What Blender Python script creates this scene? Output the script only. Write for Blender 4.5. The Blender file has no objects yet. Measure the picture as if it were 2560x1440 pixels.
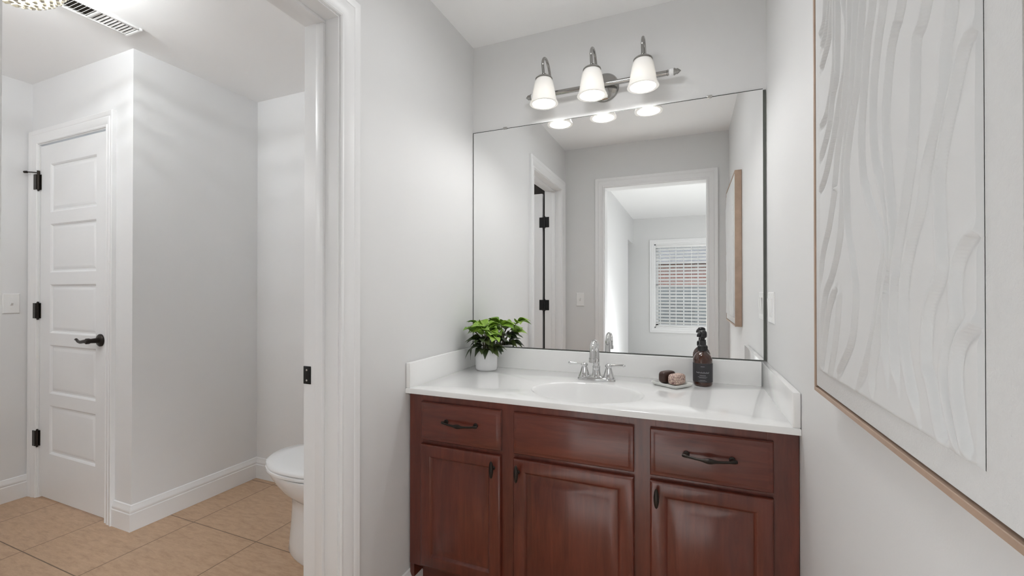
import bpy, bmesh, math, random
import numpy as np
from mathutils import Vector, Matrix

random.seed(7)
S = bpy.context.scene
COL = S.collection
PI = math.pi

# ---------------------------------------------------------------- camera
F_PX = 1079.53
CAM_Z = 1.2128
cam_d = bpy.data.cameras.new('camera')
cam_d.sensor_width = 36.0
cam_d.lens = F_PX / 2560.0 * 36.0
cam_d.clip_start = 0.01
cam = bpy.data.objects.new('camera', cam_d)
cam.location = (0, 0, CAM_Z)
cam.rotation_euler = (math.radians(90.2951), 0, math.radians(22.3275))
COL.objects.link(cam)
S.camera = cam

# ---------------------------------------------------------------- sky, exposure, daylight
W = bpy.data.worlds.new('sky')
S.world = W
W.use_nodes = True
_n = W.node_tree.nodes
_bg = _n['Background']
_bg.inputs[0].default_value = (0.80, 0.90, 1.0, 1)
_bg.inputs[1].default_value = 2.2
S.view_settings.view_transform = 'Standard'
S.view_settings.look = 'None'
S.view_settings.gamma = 1.0
S.view_settings.use_curve_mapping = False
S.view_settings.exposure = 0.25
S.cycles.use_denoising = True
S.cycles.max_bounces = 12
S.cycles.diffuse_bounces = 8
S.cycles.glossy_bounces = 8
S.cycles.transmission_bounces = 8


def lamp(name, kind, loc, power, color=(1, 1, 1), size=0.03, rot=(0, 0, 0), size_y=None, parent=None):
    d = bpy.data.lights.new(name, kind)
    d.energy = power
    d.color = color
    if kind == 'AREA':
        d.shape = 'RECTANGLE' if size_y else 'DISK'
        d.size = size
        if size_y:
            d.size_y = size_y
    else:
        d.shadow_soft_size = size
    o = bpy.data.objects.new(name, d)
    o.location = loc
    o.rotation_euler = rot
    COL.objects.link(o)
    return o


WARM = (0.985, 0.985, 0.985)
NEUT = (0.97, 0.985, 1.0)
# the bedroom behind the camera: two ceiling lamps and a right-hand window, added for light
lamp('added_bedroom_light', 'AREA', (0.55, -1.35, 2.345), 9, NEUT, 0.34)
lamp('added_bedroom_light', 'AREA', (1.9, -2.7, 2.345), 8, NEUT, 0.34)
# unseen flush ceiling lamp added to brighten the alcove (above the frame)
lamp('added_alcove_light', 'AREA', (-0.36, 1.27, 2.345), 2.3, NEUT, 0.20)
_day = lamp('added_bedroom_daylight', 'AREA', (2.64, -1.5, 1.45), 44, (0.94, 0.975, 1.0), 1.15,
            Vector((-2.70, 0.60, -1.50)).to_track_quat('-Z', 'Y').to_euler(), 1.3)
_day.data.spread = math.radians(52)  # daylight added to bounce off the bedroom floor into the alcove

# ---------------------------------------------------------------- helpers
ORG = {}


def link(o):
    COL.objects.link(o)
    return o


def tag(o, label=None, cat=None, group=None, kind=None):
    if label:
        o['label'] = label
    if cat:
        o['category'] = cat
    if group:
        o['group'] = group
    if kind:
        o['kind'] = kind
    return o


def thing(name, label, cat, loc, group=None, kind=None):
    o = bpy.data.objects.new(name, None)
    o.empty_display_size = 0.05
    o.location = loc
    link(o)
    ORG[o] = Vector(loc)
    return tag(o, label, cat, group, kind)


def obj(name, bm, m, parent=None, smooth=35, loc=None, label=None):
    """bm holds world coordinates; linked as one mesh with its origin at loc (or at the parent's)."""
    bmesh.ops.recalc_face_normals(bm, faces=bm.faces[:])
    if parent is not None:
        org = ORG[parent]
        base = org if loc is None else Vector(loc)
    else:
        base = Vector(loc) if loc is not None else Vector((0, 0, 0))
        org = Vector((0, 0, 0))
    bmesh.ops.translate(bm, verts=bm.verts[:], vec=-base)
    me = bpy.data.meshes.new(name)
    bm.to_mesh(me)
    bm.free()
    me.materials.append(m)
    if smooth:
        me.shade_smooth()
        me.set_sharp_from_angle(angle=math.radians(smooth))
    o = bpy.data.objects.new(name, me)
    link(o)
    if parent is not None:
        o.parent = parent
        o.location = base - org
    else:
        o.location = base
    ORG[o] = base
    if label:
        o['label'] = label
    return o


def struct(name, bm, m, label, cat, parent=None, smooth=35):
    o = obj(name, bm, m, parent, smooth)
    tag(o, label, cat, kind='structure')
    return o


def B():
    return bmesh.new()


def box(bm, x0, x1, y0, y1, z0, z1, bev=0.0, seg=2):
    vs = [bm.verts.new(p) for p in ((x0, y0, z0), (x1, y0, z0), (x1, y1, z0), (x0, y1, z0),
                                    (x0, y0, z1), (x1, y0, z1), (x1, y1, z1), (x0, y1, z1))]
    fs = [bm.faces.new([vs[i] for i in q]) for q in
          ((3, 2, 1, 0), (4, 5, 6, 7), (0, 1, 5, 4), (1, 2, 6, 5), (2, 3, 7, 6), (3, 0, 4, 7))]
    if bev > 0:
        es = list({e for f in fs for e in f.edges})
        bmesh.ops.bevel(bm, geom=es, offset=bev, segments=seg, profile=0.5, affect='EDGES')
    return vs


def obox(bm, c, sx, sy, sz, M=None, bev=0.0, seg=2):
    """box centred at c, optionally rotated by matrix M."""
    t = bmesh.new()
    box(t, -sx / 2, sx / 2, -sy / 2, sy / 2, -sz / 2, sz / 2, bev, seg)
    if M is not None:
        bmesh.ops.transform(t, matrix=M.to_4x4(), verts=t.verts[:])
    bmesh.ops.translate(t, vec=Vector(c), verts=t.verts[:])
    join(bm, t)


def join(bm, t):
    me = bpy.data.meshes.new('tmp')
    t.to_mesh(me)
    t.free()
    bm.from_mesh(me)
    bpy.data.meshes.remove(me)


def lathe(bm, prof, c=(0, 0, 0), n=32, axis='z', caps=True):
    """prof: list of (radius, height)."""
    rings = []
    for r, h in prof:
        ring = []
        for i in range(n):
            a = 2 * PI * i / n
            p = (r * math.cos(a), r * math.sin(a), h)
            if axis == 'x':
                p = (h, r * math.cos(a), r * math.sin(a))
            elif axis == 'y':
                p = (r * math.sin(a), h, r * math.cos(a))
            ring.append(bm.verts.new((p[0] + c[0], p[1] + c[1], p[2] + c[2])))
        rings.append(ring)
    for a, b in zip(rings, rings[1:]):
        for i in range(n):
            j = (i + 1) % n
            bm.faces.new((a[i], a[j], b[j], b[i]))
    if caps:
        bm.faces.new(list(reversed(rings[0])))
        bm.faces.new(rings[-1])
    return rings


def loft(bm, rings, close_ends=True, closed=True):
    R = [[bm.verts.new(p) for p in r] for r in rings]
    n = len(R[0])
    for a, b in zip(R, R[1:]):
        for i in range(n if closed else n - 1):
            j = (i + 1) % n
            bm.faces.new((a[i], a[j], b[j], b[i]))
    if close_ends:
        bm.faces.new(list(reversed(R[0])))
        bm.faces.new(R[-1])
    return R


def tube(bm, pts, rad, n=10, caps=True):
    """round tube through pts; rad is a number or one per point (or (ra, rb) ovals)."""
    P = [Vector(p) for p in pts]
    k = len(P)
    rads = rad if isinstance(rad, (list, tuple)) else [rad] * k
    prev = None
    rings = []
    for i in range(k):
        t = (P[min(i + 1, k - 1)] - P[max(i - 1, 0)]).normalized()
        if prev is None:
            up = Vector((0, 0, 1)) if abs(t.z) < 0.9 else Vector((1, 0, 0))
            u = t.cross(up).normalized()
        else:
            u = (prev - t * prev.dot(t)).normalized()
        prev = u
        v = t.cross(u).normalized()
        r = rads[i]
        rings.append([P[i] + (u * math.cos(2 * PI * j / n) + v * math.sin(2 * PI * j / n)) * r for j in range(n)])
    loft(bm, rings, caps)


def ball(bm, c, r, sub=2, sc=(1, 1, 1)):
    M = Matrix.Translation(c) @ Matrix.Diagonal((sc[0], sc[1], sc[2], 1))
    bmesh.ops.create_icosphere(bm, subdivisions=sub, radius=r, matrix=M)


def smooth_path(pts, k=6):
    """Catmull-Rom through pts."""
    P = [Vector(p) for p in pts]
    out = []
    for i in range(len(P) - 1):
        a = P[max(i - 1, 0)]
        b, c = P[i], P[i + 1]
        d = P[min(i + 2, len(P) - 1)]
        for s in range(k):
            t = s / k
            out.append(0.5 * ((2 * b) + (c - a) * t + (2 * a - 5 * b + 4 * c - d) * t * t + (3 * b - a - 3 * c + d) * t ** 3))
    out.append(P[-1])
    return out


def casing(bm, s0, s1, h, prof, place, z0=0.0, four=False):
    """architrave swept round a door (three legs, mitred) or a window (four sides).
    place(s, d, z) maps in-wall position s and proud depth d to a world point."""
    rings = []
    if four:
        corners = [(s0, z0, -1, -1), (s0, h, -1, 1), (s1, h, 1, 1), (s1, z0, 1, -1), (s0, z0, -1, -1)]
    else:
        corners = [(s0, z0, -1, 0), (s0, h, -1, 1), (s1, h, 1, 1), (s1, z0, 1, 0)]
    for s, z, ds, dz in corners:
        rings.append([place(s + ds * w, d, z + dz * w) for w, d in prof])
    loft(bm, rings, close_ends=not four)
    if four:
        bmesh.ops.remove_doubles(bm, verts=bm.verts[:], dist=1e-6)


CASE = [(0, 0), (0, .009), (.004, .012), (.010, .012), (.0125, .009), (.016, .0105), (.030, .0165), (.046, .0175),
        (.0485, .0145), (.052, .0145), (.055, .017), (.066, .019), (.073, .0205), (.076, .018), (.076, 0)]
BASE = [(0, 0), (.015, 0), (.015, .086), (.012, .090), (.0125, .094), (.014, .098), (.012, .106), (.007, .117), (.005, .126),
        (0, .129)]


def baseboard(bm, path, side):
    """BASE swept along a floor path (x, y); side = +1 puts it to the left of the walking direction."""
    P = [Vector((x, y)) for x, y in path]
    rings = []
    for i, p in enumerate(P):
        if i == 0:
            d0 = d1 = (P[1] - P[0]).normalized()
        elif i == len(P) - 1:
            d0 = d1 = (P[-1] - P[-2]).normalized()
        else:
            d0, d1 = (p - P[i - 1]).normalized(), (P[i + 1] - p).normalized()
        n0 = Vector((-d0.y, d0.x)) * side
        n1 = Vector((-d1.y, d1.x)) * side
        m = (n0 + n1)
        m = m / (m.dot(n0))
        rings.append([(p.x + m.x * d, p.y + m.y * d, z + 0.0005) for d, z in BASE])
    loft(bm, rings)


# ---------------------------------------------------------------- materials
def nodes(name):
    m = bpy.data.materials.new(name)
    m.use_nodes = True
    nt = m.node_tree
    return m, nt, nt.nodes['Principled BSDF']


def N(nt, t, **kw):
    n = nt.nodes.new(t)
    for k, v in kw.items():
        setattr(n, k, v)
    return n


def mat(name, col, rough=0.5, metal=0.0, noise=0.0, nscale=40.0, bump=0.0, bscale=200.0, coat=0.0, spec=0.5, **kw):
    m, nt, b = nodes(name)
    b.inputs['Base Color'].default_value = (*col, 1)
    b.inputs['Roughness'].default_value = rough
    b.inputs['Metallic'].default_value = metal
    b.inputs['Coat Weight'].default_value = coat
    b.inputs['Specular IOR Level'].default_value = spec
    for k, v in kw.items():
        b.inputs[k.replace('_', ' ')].default_value = v
    tc = N(nt, 'ShaderNodeTexCoord')
    if noise > 0:
        nz = N(nt, 'ShaderNodeTexNoise')
        nz.inputs['Scale'].default_value = nscale
        nz.inputs['Detail'].default_value = 5
        nt.links.new(tc.outputs['Object'], nz.inputs['Vector'])
        mx = N(nt, 'ShaderNodeMix', data_type='RGBA')
        mx.inputs[6].default_value = (*[c * (1 - noise) for c in col], 1)
        mx.inputs[7].default_value = (*[min(1, c * (1 + noise)) for c in col], 1)
        nt.links.new(nz.outputs['Fac'], mx.inputs[0])
        nt.links.new(mx.outputs[2], b.inputs['Base Color'])
    if bump > 0:
        nz = N(nt, 'ShaderNodeTexNoise')
        nz.inputs['Scale'].default_value = bscale
        nz.inputs['Detail'].default_value = 4
        nt.links.new(tc.outputs['Object'], nz.inputs['Vector'])
        bp = N(nt, 'ShaderNodeBump')
        bp.inputs['Strength'].default_value = bump
        bp.inputs['Distance'].default_value = 0.002
        nt.links.new(nz.outputs['Fac'], bp.inputs['Height'])
        nt.links.new(bp.outputs['Normal'], b.inputs['Normal'])
    return m


def wood(name, scale, c0, c1, rough=0.34, coat=0.42):
    m, nt, b = nodes(name)
    tc = N(nt, 'ShaderNodeTexCoord')
    mp = N(nt, 'ShaderNodeMapping')
    mp.inputs['Scale'].default_value = scale
    nt.links.new(tc.outputs['Object'], mp.inputs['Vector'])
    n1 = N(nt, 'ShaderNodeTexNoise')
    n1.inputs['Scale'].default_value = 5
    n1.inputs['Detail'].default_value = 8
    n1.inputs['Roughness'].default_value = 0.65
    n1.inputs['Distortion'].default_value = 0.6
    nt.links.new(mp.outputs['Vector'], n1.inputs['Vector'])
    n2 = N(nt, 'ShaderNodeTexNoise')
    n2.inputs['Scale'].default_value = 2.2
    nt.links.new(tc.outputs['Object'], n2.inputs['Vector'])
    ad = N(nt, 'ShaderNodeMath', operation='MULTIPLY_ADD')
    ad.inputs[1].default_value = 0.6
    nt.links.new(n1.outputs['Fac'], ad.inputs[0])
    ml = N(nt, 'ShaderNodeMath', operation='MULTIPLY')
    ml.inputs[1].default_value = 0.4
    nt.links.new(n2.outputs['Fac'], ml.inputs[0])
    nt.links.new(ml.outputs[0], ad.inputs[2])
    cr = N(nt, 'ShaderNodeValToRGB')
    cr.color_ramp.elements[0].position = 0.32
    cr.color_ramp.elements[0].color = (*c0, 1)
    cr.color_ramp.elements[1].position = 0.68
    cr.color_ramp.elements[1].color = (*c1, 1)
    nt.links.new(ad.outputs[0], cr.inputs['Fac'])
    nt.links.new(cr.outputs['Color'], b.inputs['Base Color'])
    b.inputs['Roughness'].default_value = rough
    b.inputs['Coat Weight'].default_value = coat
    b.inputs['Coat Roughness'].default_value = 0.16
    b.inputs['Coat IOR'].default_value = 1.55
    bp = N(nt, 'ShaderNodeBump')
    bp.inputs['Strength'].default_value = 0.05
    bp.inputs['Distance'].default_value = 0.001
    nt.links.new(n1.outputs['Fac'], bp.inputs['Height'])
    nt.links.new(bp.outputs['Normal'], b.inputs['Normal'])
    return m


def tile_mat():
    m, nt, b = nodes('beige_floor_tile')
    tc = N(nt, 'ShaderNodeTexCoord')
    sx = N(nt, 'ShaderNodeSeparateXYZ')
    nt.links.new(tc.outputs['Object'], sx.inputs[0])
    T, G = 0.4665, 0.0045

    def math_(op, a, bb=None, c=None):
        n = N(nt, 'ShaderNodeMath', operation=op)
        for i, v in enumerate((a, bb, c)):
            if v is None:
                continue
            if isinstance(v, (int, float)):
                n.inputs[i].default_value = v
            else:
                nt.links.new(v, n.inputs[i])
        return n.outputs[0]
    masks, ids = [], []
    for out, off in ((sx.outputs['X'], -2.401), (sx.outputs['Y'], 0.996)):
        t = math_('DIVIDE', math_('SUBTRACT', out, off - 50 * T), T)
        ids.append(math_('FLOOR', t))
        fr = math_('FRACT', t)
        d = math_('MINIMUM', fr, math_('SUBTRACT', 1.0, fr))
        masks.append(math_('LESS_THAN', d, G / 2 / T))
    grout = math_('MAXIMUM', masks[0], masks[1])
    cb = N(nt, 'ShaderNodeCombineXYZ')
    nt.links.new(ids[0], cb.inputs[0])
    nt.links.new(ids[1], cb.inputs[1])
    wn = N(nt, 'ShaderNodeTexWhiteNoise', noise_dimensions='3D')
    nt.links.new(cb.outputs[0], wn.inputs['Vector'])
    # travertine streaks running with the rows
    vm = N(nt, 'ShaderNodeVectorMath', operation='MULTIPLY_ADD')
    vm.inputs[1].default_value = (4.0, 15.0, 6.0)
    nt.links.new(tc.outputs['Object'], vm.inputs[0])
    nt.links.new(wn.outputs['Color'], vm.inputs[2])
    nz = N(nt, 'ShaderNodeTexNoise')
    nz.inputs['Scale'].default_value = 3.4
    nz.inputs['Detail'].default_value = 12
    nz.inputs['Roughness'].default_value = 0.74
    nz.inputs['Distortion'].default_value = 0.25
    nt.links.new(vm.outputs[0], nz.inputs['Vector'])
    cr = N(nt, 'ShaderNodeValToRGB')
    e = cr.color_ramp.elements
    e[0].position, e[0].color = 0.26, (0.35, 0.23, 0.14, 1)
    e[1].position, e[1].color = 0.74, (0.60, 0.42, 0.285, 1)
    k = e.new(0.48)
    k.color = (0.485, 0.325, 0.21, 1)
    nt.links.new(nz.outputs['Fac'], cr.inputs['Fac'])
    mx = N(nt, 'ShaderNodeMix', data_type='RGBA')
    nt.links.new(grout, mx.inputs[0])
    nt.links.new(cr.outputs['Color'], mx.inputs[6])
    mx.inputs[7].default_value = (0.16, 0.105, 0.065, 1)
    nt.links.new(mx.outputs[2], b.inputs['Base Color'])
    b.inputs['Roughness'].default_value = 0.42
    bp = N(nt, 'ShaderNodeBump')
    bp.invert = True
    bp.inputs['Strength'].default_value = 0.5
    bp.inputs['Distance'].default_value = 0.002
    nt.links.new(grout, bp.inputs['Height'])
    nt.links.new(bp.outputs['Normal'], b.inputs['Normal'])
    return m


def leaf_mat(name, cols):
    m, nt, b = nodes(name)
    g = N(nt, 'ShaderNodeNewGeometry')
    cr = N(nt, 'ShaderNodeValToRGB')
    e = cr.color_ramp.elements
    e[0].position, e[0].color = 0.0, (*cols[0], 1)
    e[1].position, e[1].color = 1.0, (*cols[-1], 1)
    for i, c in enumerate(cols[1:-1]):
        k = e.new((i + 1) / (len(cols) - 1))
        k.color = (*c, 1)
    nt.links.new(g.outputs['Random Per Island'], cr.inputs['Fac'])
    tc = N(nt, 'ShaderNodeTexCoord')
    nz = N(nt, 'ShaderNodeTexNoise')
    nz.inputs['Scale'].default_value = 70
    nt.links.new(tc.outputs['Object'], nz.inputs['Vector'])
    mx = N(nt, 'ShaderNodeMix', data_type='RGBA', blend_type='OVERLAY')
    mx.inputs[0].default_value = 0.55
    nt.links.new(cr.outputs['Color'], mx.inputs[6])
    nt.links.new(nz.outputs['Fac'], mx.inputs[7])
    nt.links.new(mx.outputs[2], b.inputs['Base Color'])
    b.inputs['Roughness'].default_value = 0.45
    return m


def shade_mat():
    m, nt, b = nodes('frosted_glass_shade')
    out = nt.nodes['Material Output']
    tr = N(nt, 'ShaderNodeBsdfTranslucent')
    tr.inputs[0].default_value = (0.95, 0.92, 0.87, 1)
    b.inputs['Base Color'].default_value = (0.88, 0.87, 0.85, 1)
    b.inputs['Roughness'].default_value = 0.25
    mx = N(nt, 'ShaderNodeMixShader')
    mx.inputs[0].default_value = 0.07
    nt.links.new(b.outputs[0], mx.inputs[1])
    nt.links.new(tr.outputs[0], mx.inputs[2])
    nt.links.new(mx.outputs[0], out.inputs[0])
    return m


def emit(name, col, st):
    m, nt, b = nodes(name)
    b.inputs['Base Color'].default_value = (*col, 1)
    b.inputs['Emission Color'].default_value = (*col, 1)
    b.inputs['Emission Strength'].default_value = st
    return m


def speckle_mat():
    m, nt, b = nodes('speckled_cream_soap')
    tc = N(nt, 'ShaderNodeTexCoord')
    vo = N(nt, 'ShaderNodeTexVoronoi', feature='DISTANCE_TO_EDGE')
    vo.inputs['Scale'].default_value = 95
    nz = N(nt, 'ShaderNodeTexNoise')
    nz.inputs['Scale'].default_value = 60
    nt.links.new(tc.outputs['Object'], vo.inputs['Vector'])
    nt.links.new(tc.outputs['Object'], nz.inputs['Vector'])
    ml = N(nt, 'ShaderNodeMath', operation='MULTIPLY')
    nt.links.new(vo.outputs['Distance'], ml.inputs[0])
    nt.links.new(nz.outputs['Fac'], ml.inputs[1])
    cr = N(nt, 'ShaderNodeValToRGB')
    e = cr.color_ramp.elements
    e[0].position, e[0].color = 0.012, (0.20, 0.10, 0.10, 1)
    e[1].position, e[1].color = 0.045, (0.68, 0.52, 0.44, 1)
    nt.links.new(ml.outputs[0], cr.inputs['Fac'])
    nt.links.new(cr.outputs['Color'], b.inputs['Base Color'])
    b.inputs['Roughness'].default_value = 0.5
    return m


def brick_mat():
    m, nt, b = nodes('red_brick')
    tc = N(nt, 'ShaderNodeTexCoord')
    mp = N(nt, 'ShaderNodeMapping')
    mp.inputs['Rotation'].default_value = (PI / 2, 0, 0)
    nt.links.new(tc.outputs['Object'], mp.inputs['Vector'])
    br = N(nt, 'ShaderNodeTexBrick')
    br.inputs['Scale'].default_value = 4
    br.inputs['Color1'].default_value = (0.25, 0.09, 0.07, 1)
    br.inputs['Color2'].default_value = (0.34, 0.13, 0.10, 1)
    br.inputs['Mortar'].default_value = (0.4, 0.36, 0.33, 1)
    nt.links.new(mp.outputs['Vector'], br.inputs['Vector'])
    nt.links.new(br.outputs['Color'], b.inputs['Base Color'])
    b.inputs['Roughness'].default_value = 0.9
    return m


M_WALL = mat('wall_paint', (.735, .734, .731), .55, noise=.01, nscale=3, bump=.05, bscale=260)
M_WALLB = mat('bathroom_wall_paint', (.78, .782, .785), .55, noise=.01, nscale=3, bump=.05, bscale=260)
M_CEIL = mat('ceiling_paint', (.93, .93, .93), .8, noise=.01, nscale=2, bump=.06, bscale=180)
M_TRIM = mat('white_trim_paint', (.84, .84, .842), .32, noise=.005)
M_DOOR = mat('white_door_paint', (.83, .833, .838), .36, noise=.005)
M_TILE = tile_mat()
M_CARPET = mat('pale_carpet', (.66, .64, .61), .95, noise=.15, nscale=300, bump=.4, bscale=400)
M_COUNTER = mat('white_cultured_marble', (.88, .88, .873), .08, noise=.012, nscale=6, coat=.3)
M_PORC = mat('white_porcelain', (.85, .855, .86), .10, noise=.004)
WC0, WC1 = (.060, .0100, .0052), (.175, .036, .0190)
M_WOODV = wood('cherry_wood_upright_grain', (9, 9, 0.9), WC0, WC1)
M_WOODH = wood('cherry_wood_level_grain', (0.9, 9, 9), WC0, WC1)
M_BRONZE = mat('oil_rubbed_bronze', (.030, .024, .020), .34, .7, noise=.3, nscale=60)
M_BLACK = mat('black_metal', (.012, .012, .012), .4, .4, noise=.2)
M_CHROME = mat('polished_chrome', (.66, .66, .66), .07, 1.0, noise=.02)
M_LIGHTM = mat('satin_chrome_lamp_metal', (.40, .39, .375), .13, 1.0, noise=.03)
M_NICKEL = mat('brushed_nickel', (.55, .54, .52), .2, 1.0, noise=.05)
M_MIRROR = mat('mirror_silver', (.955, .96, .957), .0, 1.0)
M_MEDGE = mat('mirror_edge_gap_shade', (.10, .105, .095), .25, .3, noise=.1)  # edge colour that also carries the shaded gap beside the glass
M_SHADE = shade_mat()
M_BULB = emit('lit_bulb', (1.0, .96, .90), 8.0)
M_DIFF = emit('added_lamp_diffuser', (.97, .985, 1.0), 3.0)  # glow of the unseen ceiling lamps added in the bedroom
M_DIFFA = emit('added_alcove_diffuser', (.97, .985, 1.0), 4.5)  # glow of the unseen ceiling lamp added in the alcove
M_PLATE = mat('white_switch_plastic', (.84, .84, .83), .35, noise=.004)
M_POT = mat('white_ceramic_pot', (.83, .83, .84), .4, noise=.01)
M_SOIL = mat('dark_soil', (.05, .035, .025), .95, noise=.5, nscale=90, bump=.6, bscale=150)
M_LEAF = leaf_mat('lime_green_leaf', [(.13, .26, .02), (.22, .38, .035), (.30, .46, .07), (.12, .27, .03)])
M_LEAFD = leaf_mat('dark_green_leaf', [(.018, .035, .012), (.05, .08, .018), (.012, .022, .012), (.11, .15, .04), (.03, .05, .02)])
M_STEM = mat('brown_stem', (.10, .09, .04), .7, noise=.3)
M_AMBER = mat('amber_glass', (.045, .011, .004), .06, noise=.1, nscale=30, coat=.4)
M_LABEL = mat('charcoal_label', (.034, .032, .036), .55, noise=.1)
M_LETTER = mat('pale_label_lettering', (.42, .42, .44), .6, noise=.02)
M_PUMP = mat('black_plastic', (.010, .010, .011), .3, noise=.1)
M_DSOAP = mat('dark_brown_soap', (.045, .018, .012), .35, noise=.5, nscale=40)
M_SSOAP = speckle_mat()
M_TRAY = mat('white_stone_tray', (.72, .73, .70), .35, noise=.04, nscale=25)
M_ARTW = mat('pale_oak_frame', (.42, .30, .225), .5, noise=.2, nscale=25)
M_ARTD = mat('dark_frame_gap', (.03, .018, .012), .7, noise=.2)
M_MAT = mat('off_white_canvas_mat', (.66, .66, .657), .9, noise=.03, nscale=120, bump=.35, bscale=350)
M_RELIEF = mat('white_plaster_relief', (.67, .67, .668), .8, noise=.01, bump=.05, bscale=300)
M_VDARK = mat('dark_vent_shade', (.03, .024, .018), .9, noise=.1)  # shade inside the vent put into the colour
M_CRYST = mat('cream_crystal_beads', (.60, .57, .48), .12, noise=.08, nscale=50, coat=.5)
M_DBROWN = mat('door_shade_brown', (.012, .008, .006), .6, noise=.3)  # near-black that puts the shade behind the toilet door into colour
M_BLIND = mat('white_blind_slat', (.85, .85, .84), .45, noise=.01)
M_BRICK = brick_mat()
M_ROOF = mat('grey_roof_shingle', (.16, .15, .15), .9, noise=.3, nscale=14)
M_FENCE = mat('weathered_fence_board', (.16, .16, .165), .9, noise=.3, nscale=20)
M_GRASS = mat('lawn', (.10, .16, .05), .95, noise=.4, nscale=12)
M_GLASS = bpy.data.materials.new('window_glass')
M_GLASS.use_nodes = True
_nt = M_GLASS.node_tree
_b = _nt.nodes['Principled BSDF']
_tr = N(_nt, 'ShaderNodeBsdfTransparent')
_gl = N(_nt, 'ShaderNodeBsdfGlossy')
_gl.inputs['Roughness'].default_value = 0.0
_fr = N(_nt, 'ShaderNodeFresnel')
_mx = N(_nt, 'ShaderNodeMixShader')
_nt.links.new(_fr.outputs[0], _mx.inputs[0])
_nt.links.new(_tr.outputs[0], _mx.inputs[1])
_nt.links.new(_gl.outputs[0], _mx.inputs[2])
_nt.links.new(_mx.outputs[0], _nt.nodes['Material Output'].inputs[0])
_nt.nodes.remove(_b)

# ---------------------------------------------------------------- plan (metres, camera at 0, 0)
D = 1.9472                      # mirror wall
XL, XR = -1.0111, 0.2811        # alcove side walls
YR = 0.2003                     # inner face of the wall the camera's doorway is in
H = 2.44
XB = -1.146                     # bathroom face of the wall shared with the alcove
XT, Y1, Y2 = -2.6063, 1.2911, 1.9731   # closet block corner and the back wall of the toilet nook
XF = -3.622                     # far left bathroom wall
YS = -0.45                      # near bathroom wall
BX0, BX1, BY = -0.90, 2.62, -3.82      # bedroom
DO0, DO1, DH = 0.325, 1.034, 2.065     # toilet doorway in the left wall
RO0, RO1, RH = -0.661, 0.125, 2.077    # doorway the camera stands in
CD0, CD1 = -3.532, -2.833              # closet door
WN0, WN1, WZ0, WZ1 = -0.548, 0.375, 0.575, 1.992  # bedroom window
JT = 0.018

# ================================================================ room shell
bm = B()
box(bm, XF - .12, XL - .06, YS - .1, 2.12, -.06, 0)
box(bm, XL - .06, XR + .14, YR - .06, 2.12, -.06, 0)
struct('floor', bm, M_TILE, 'beige stone-look tile floor with thin brown grout lines', 'floor')
bm = B()
box(bm, BX0 - .7, BX1 + .12, BY - .14, YS - .1, -.06, -.001)
box(bm, XR + .14, BX1 + .12, YS - .1, YR, -.06, -.001)
box(bm, XL - .06, XR + .14, YS - .1, YR - .06, -.06, -.001)
struct('floor_bedroom', bm, M_CARPET, 'pale carpet floor of the room behind the doorway', 'floor')
bm = B()
box(bm, XF - .12, BX1 + .12, BY - .14, 2.12, H, H + .1)
struct('ceiling', bm, M_CEIL, 'flat white ceiling over the vanity alcove and bathroom', 'ceiling')

bm = B()
box(bm, XB, XR + .12, D, D + .14, 0, H)
struct('wall_back', bm, M_WALL, 'pale grey wall behind the mirror and vanity light', 'wall')
bm = B()
box(bm, XR, XR + .12, YR, D, 0, H)
struct('wall_right', bm, M_WALL, 'pale grey wall carrying the framed relief art', 'wall')
bm = B()
box(bm, XB, XL, DO1 + JT, D, 0, H)
box(bm, XB, XL, DO0 - JT, DO1 + JT, DH + JT, H)
box(bm, XB, XL, YS, DO0 - JT, 0, H)
struct('wall_left', bm, M_WALL, 'pale grey wall with the doorway to the toilet', 'wall')
bm = B()
y0 = YR - .12
box(bm, XL, RO0 - JT, y0, YR, 0, H)
box(bm, RO0 - JT, RO1 + JT, y0, YR, RH + JT, H)
box(bm, RO1 + JT, BX1 + .12, y0, YR, 0, H)
struct('wall_rear', bm, M_WALL, 'pale grey wall with the open doorway, seen in the mirror', 'wall')

bm = B()
box(bm, XF - .12, XF, YS, Y1 + .12, 0, H)
struct('wall_bathroom_left', bm, M_WALLB, 'narrow strip of wall left of the closet door', 'wall')
bm = B()
box(bm, XF, CD0 - JT, Y1, Y1 + .12, 0, H)
box(bm, CD0 - JT, CD1 + JT, Y1, Y1 + .12, DH + JT, H)
box(bm, CD1 + JT, XT, Y1, Y1 + .12, 0, H)
struct('wall_closet_front', bm, M_WALLB, 'wall around the closet door', 'wall')
bm = B()
box(bm, XT - .12, XT, Y1 + .12, Y2, 0, H)
struct('wall_closet_side', bm, M_WALLB, 'wide grey wall between closet door and toilet', 'wall')
bm = B()
box(bm, XT - .12, XB, Y2, Y2 + .14, 0, H)
struct('wall_bathroom_back', bm, M_WALLB, 'grey wall behind the toilet nook', 'wall')
bm = B()
box(bm, XF - .12, XB, YS - .1, YS, 0, H)
struct('wall_bathroom_rear', bm, M_WALLB, 'bathroom wall opposite the closet door', 'wall')

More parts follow.
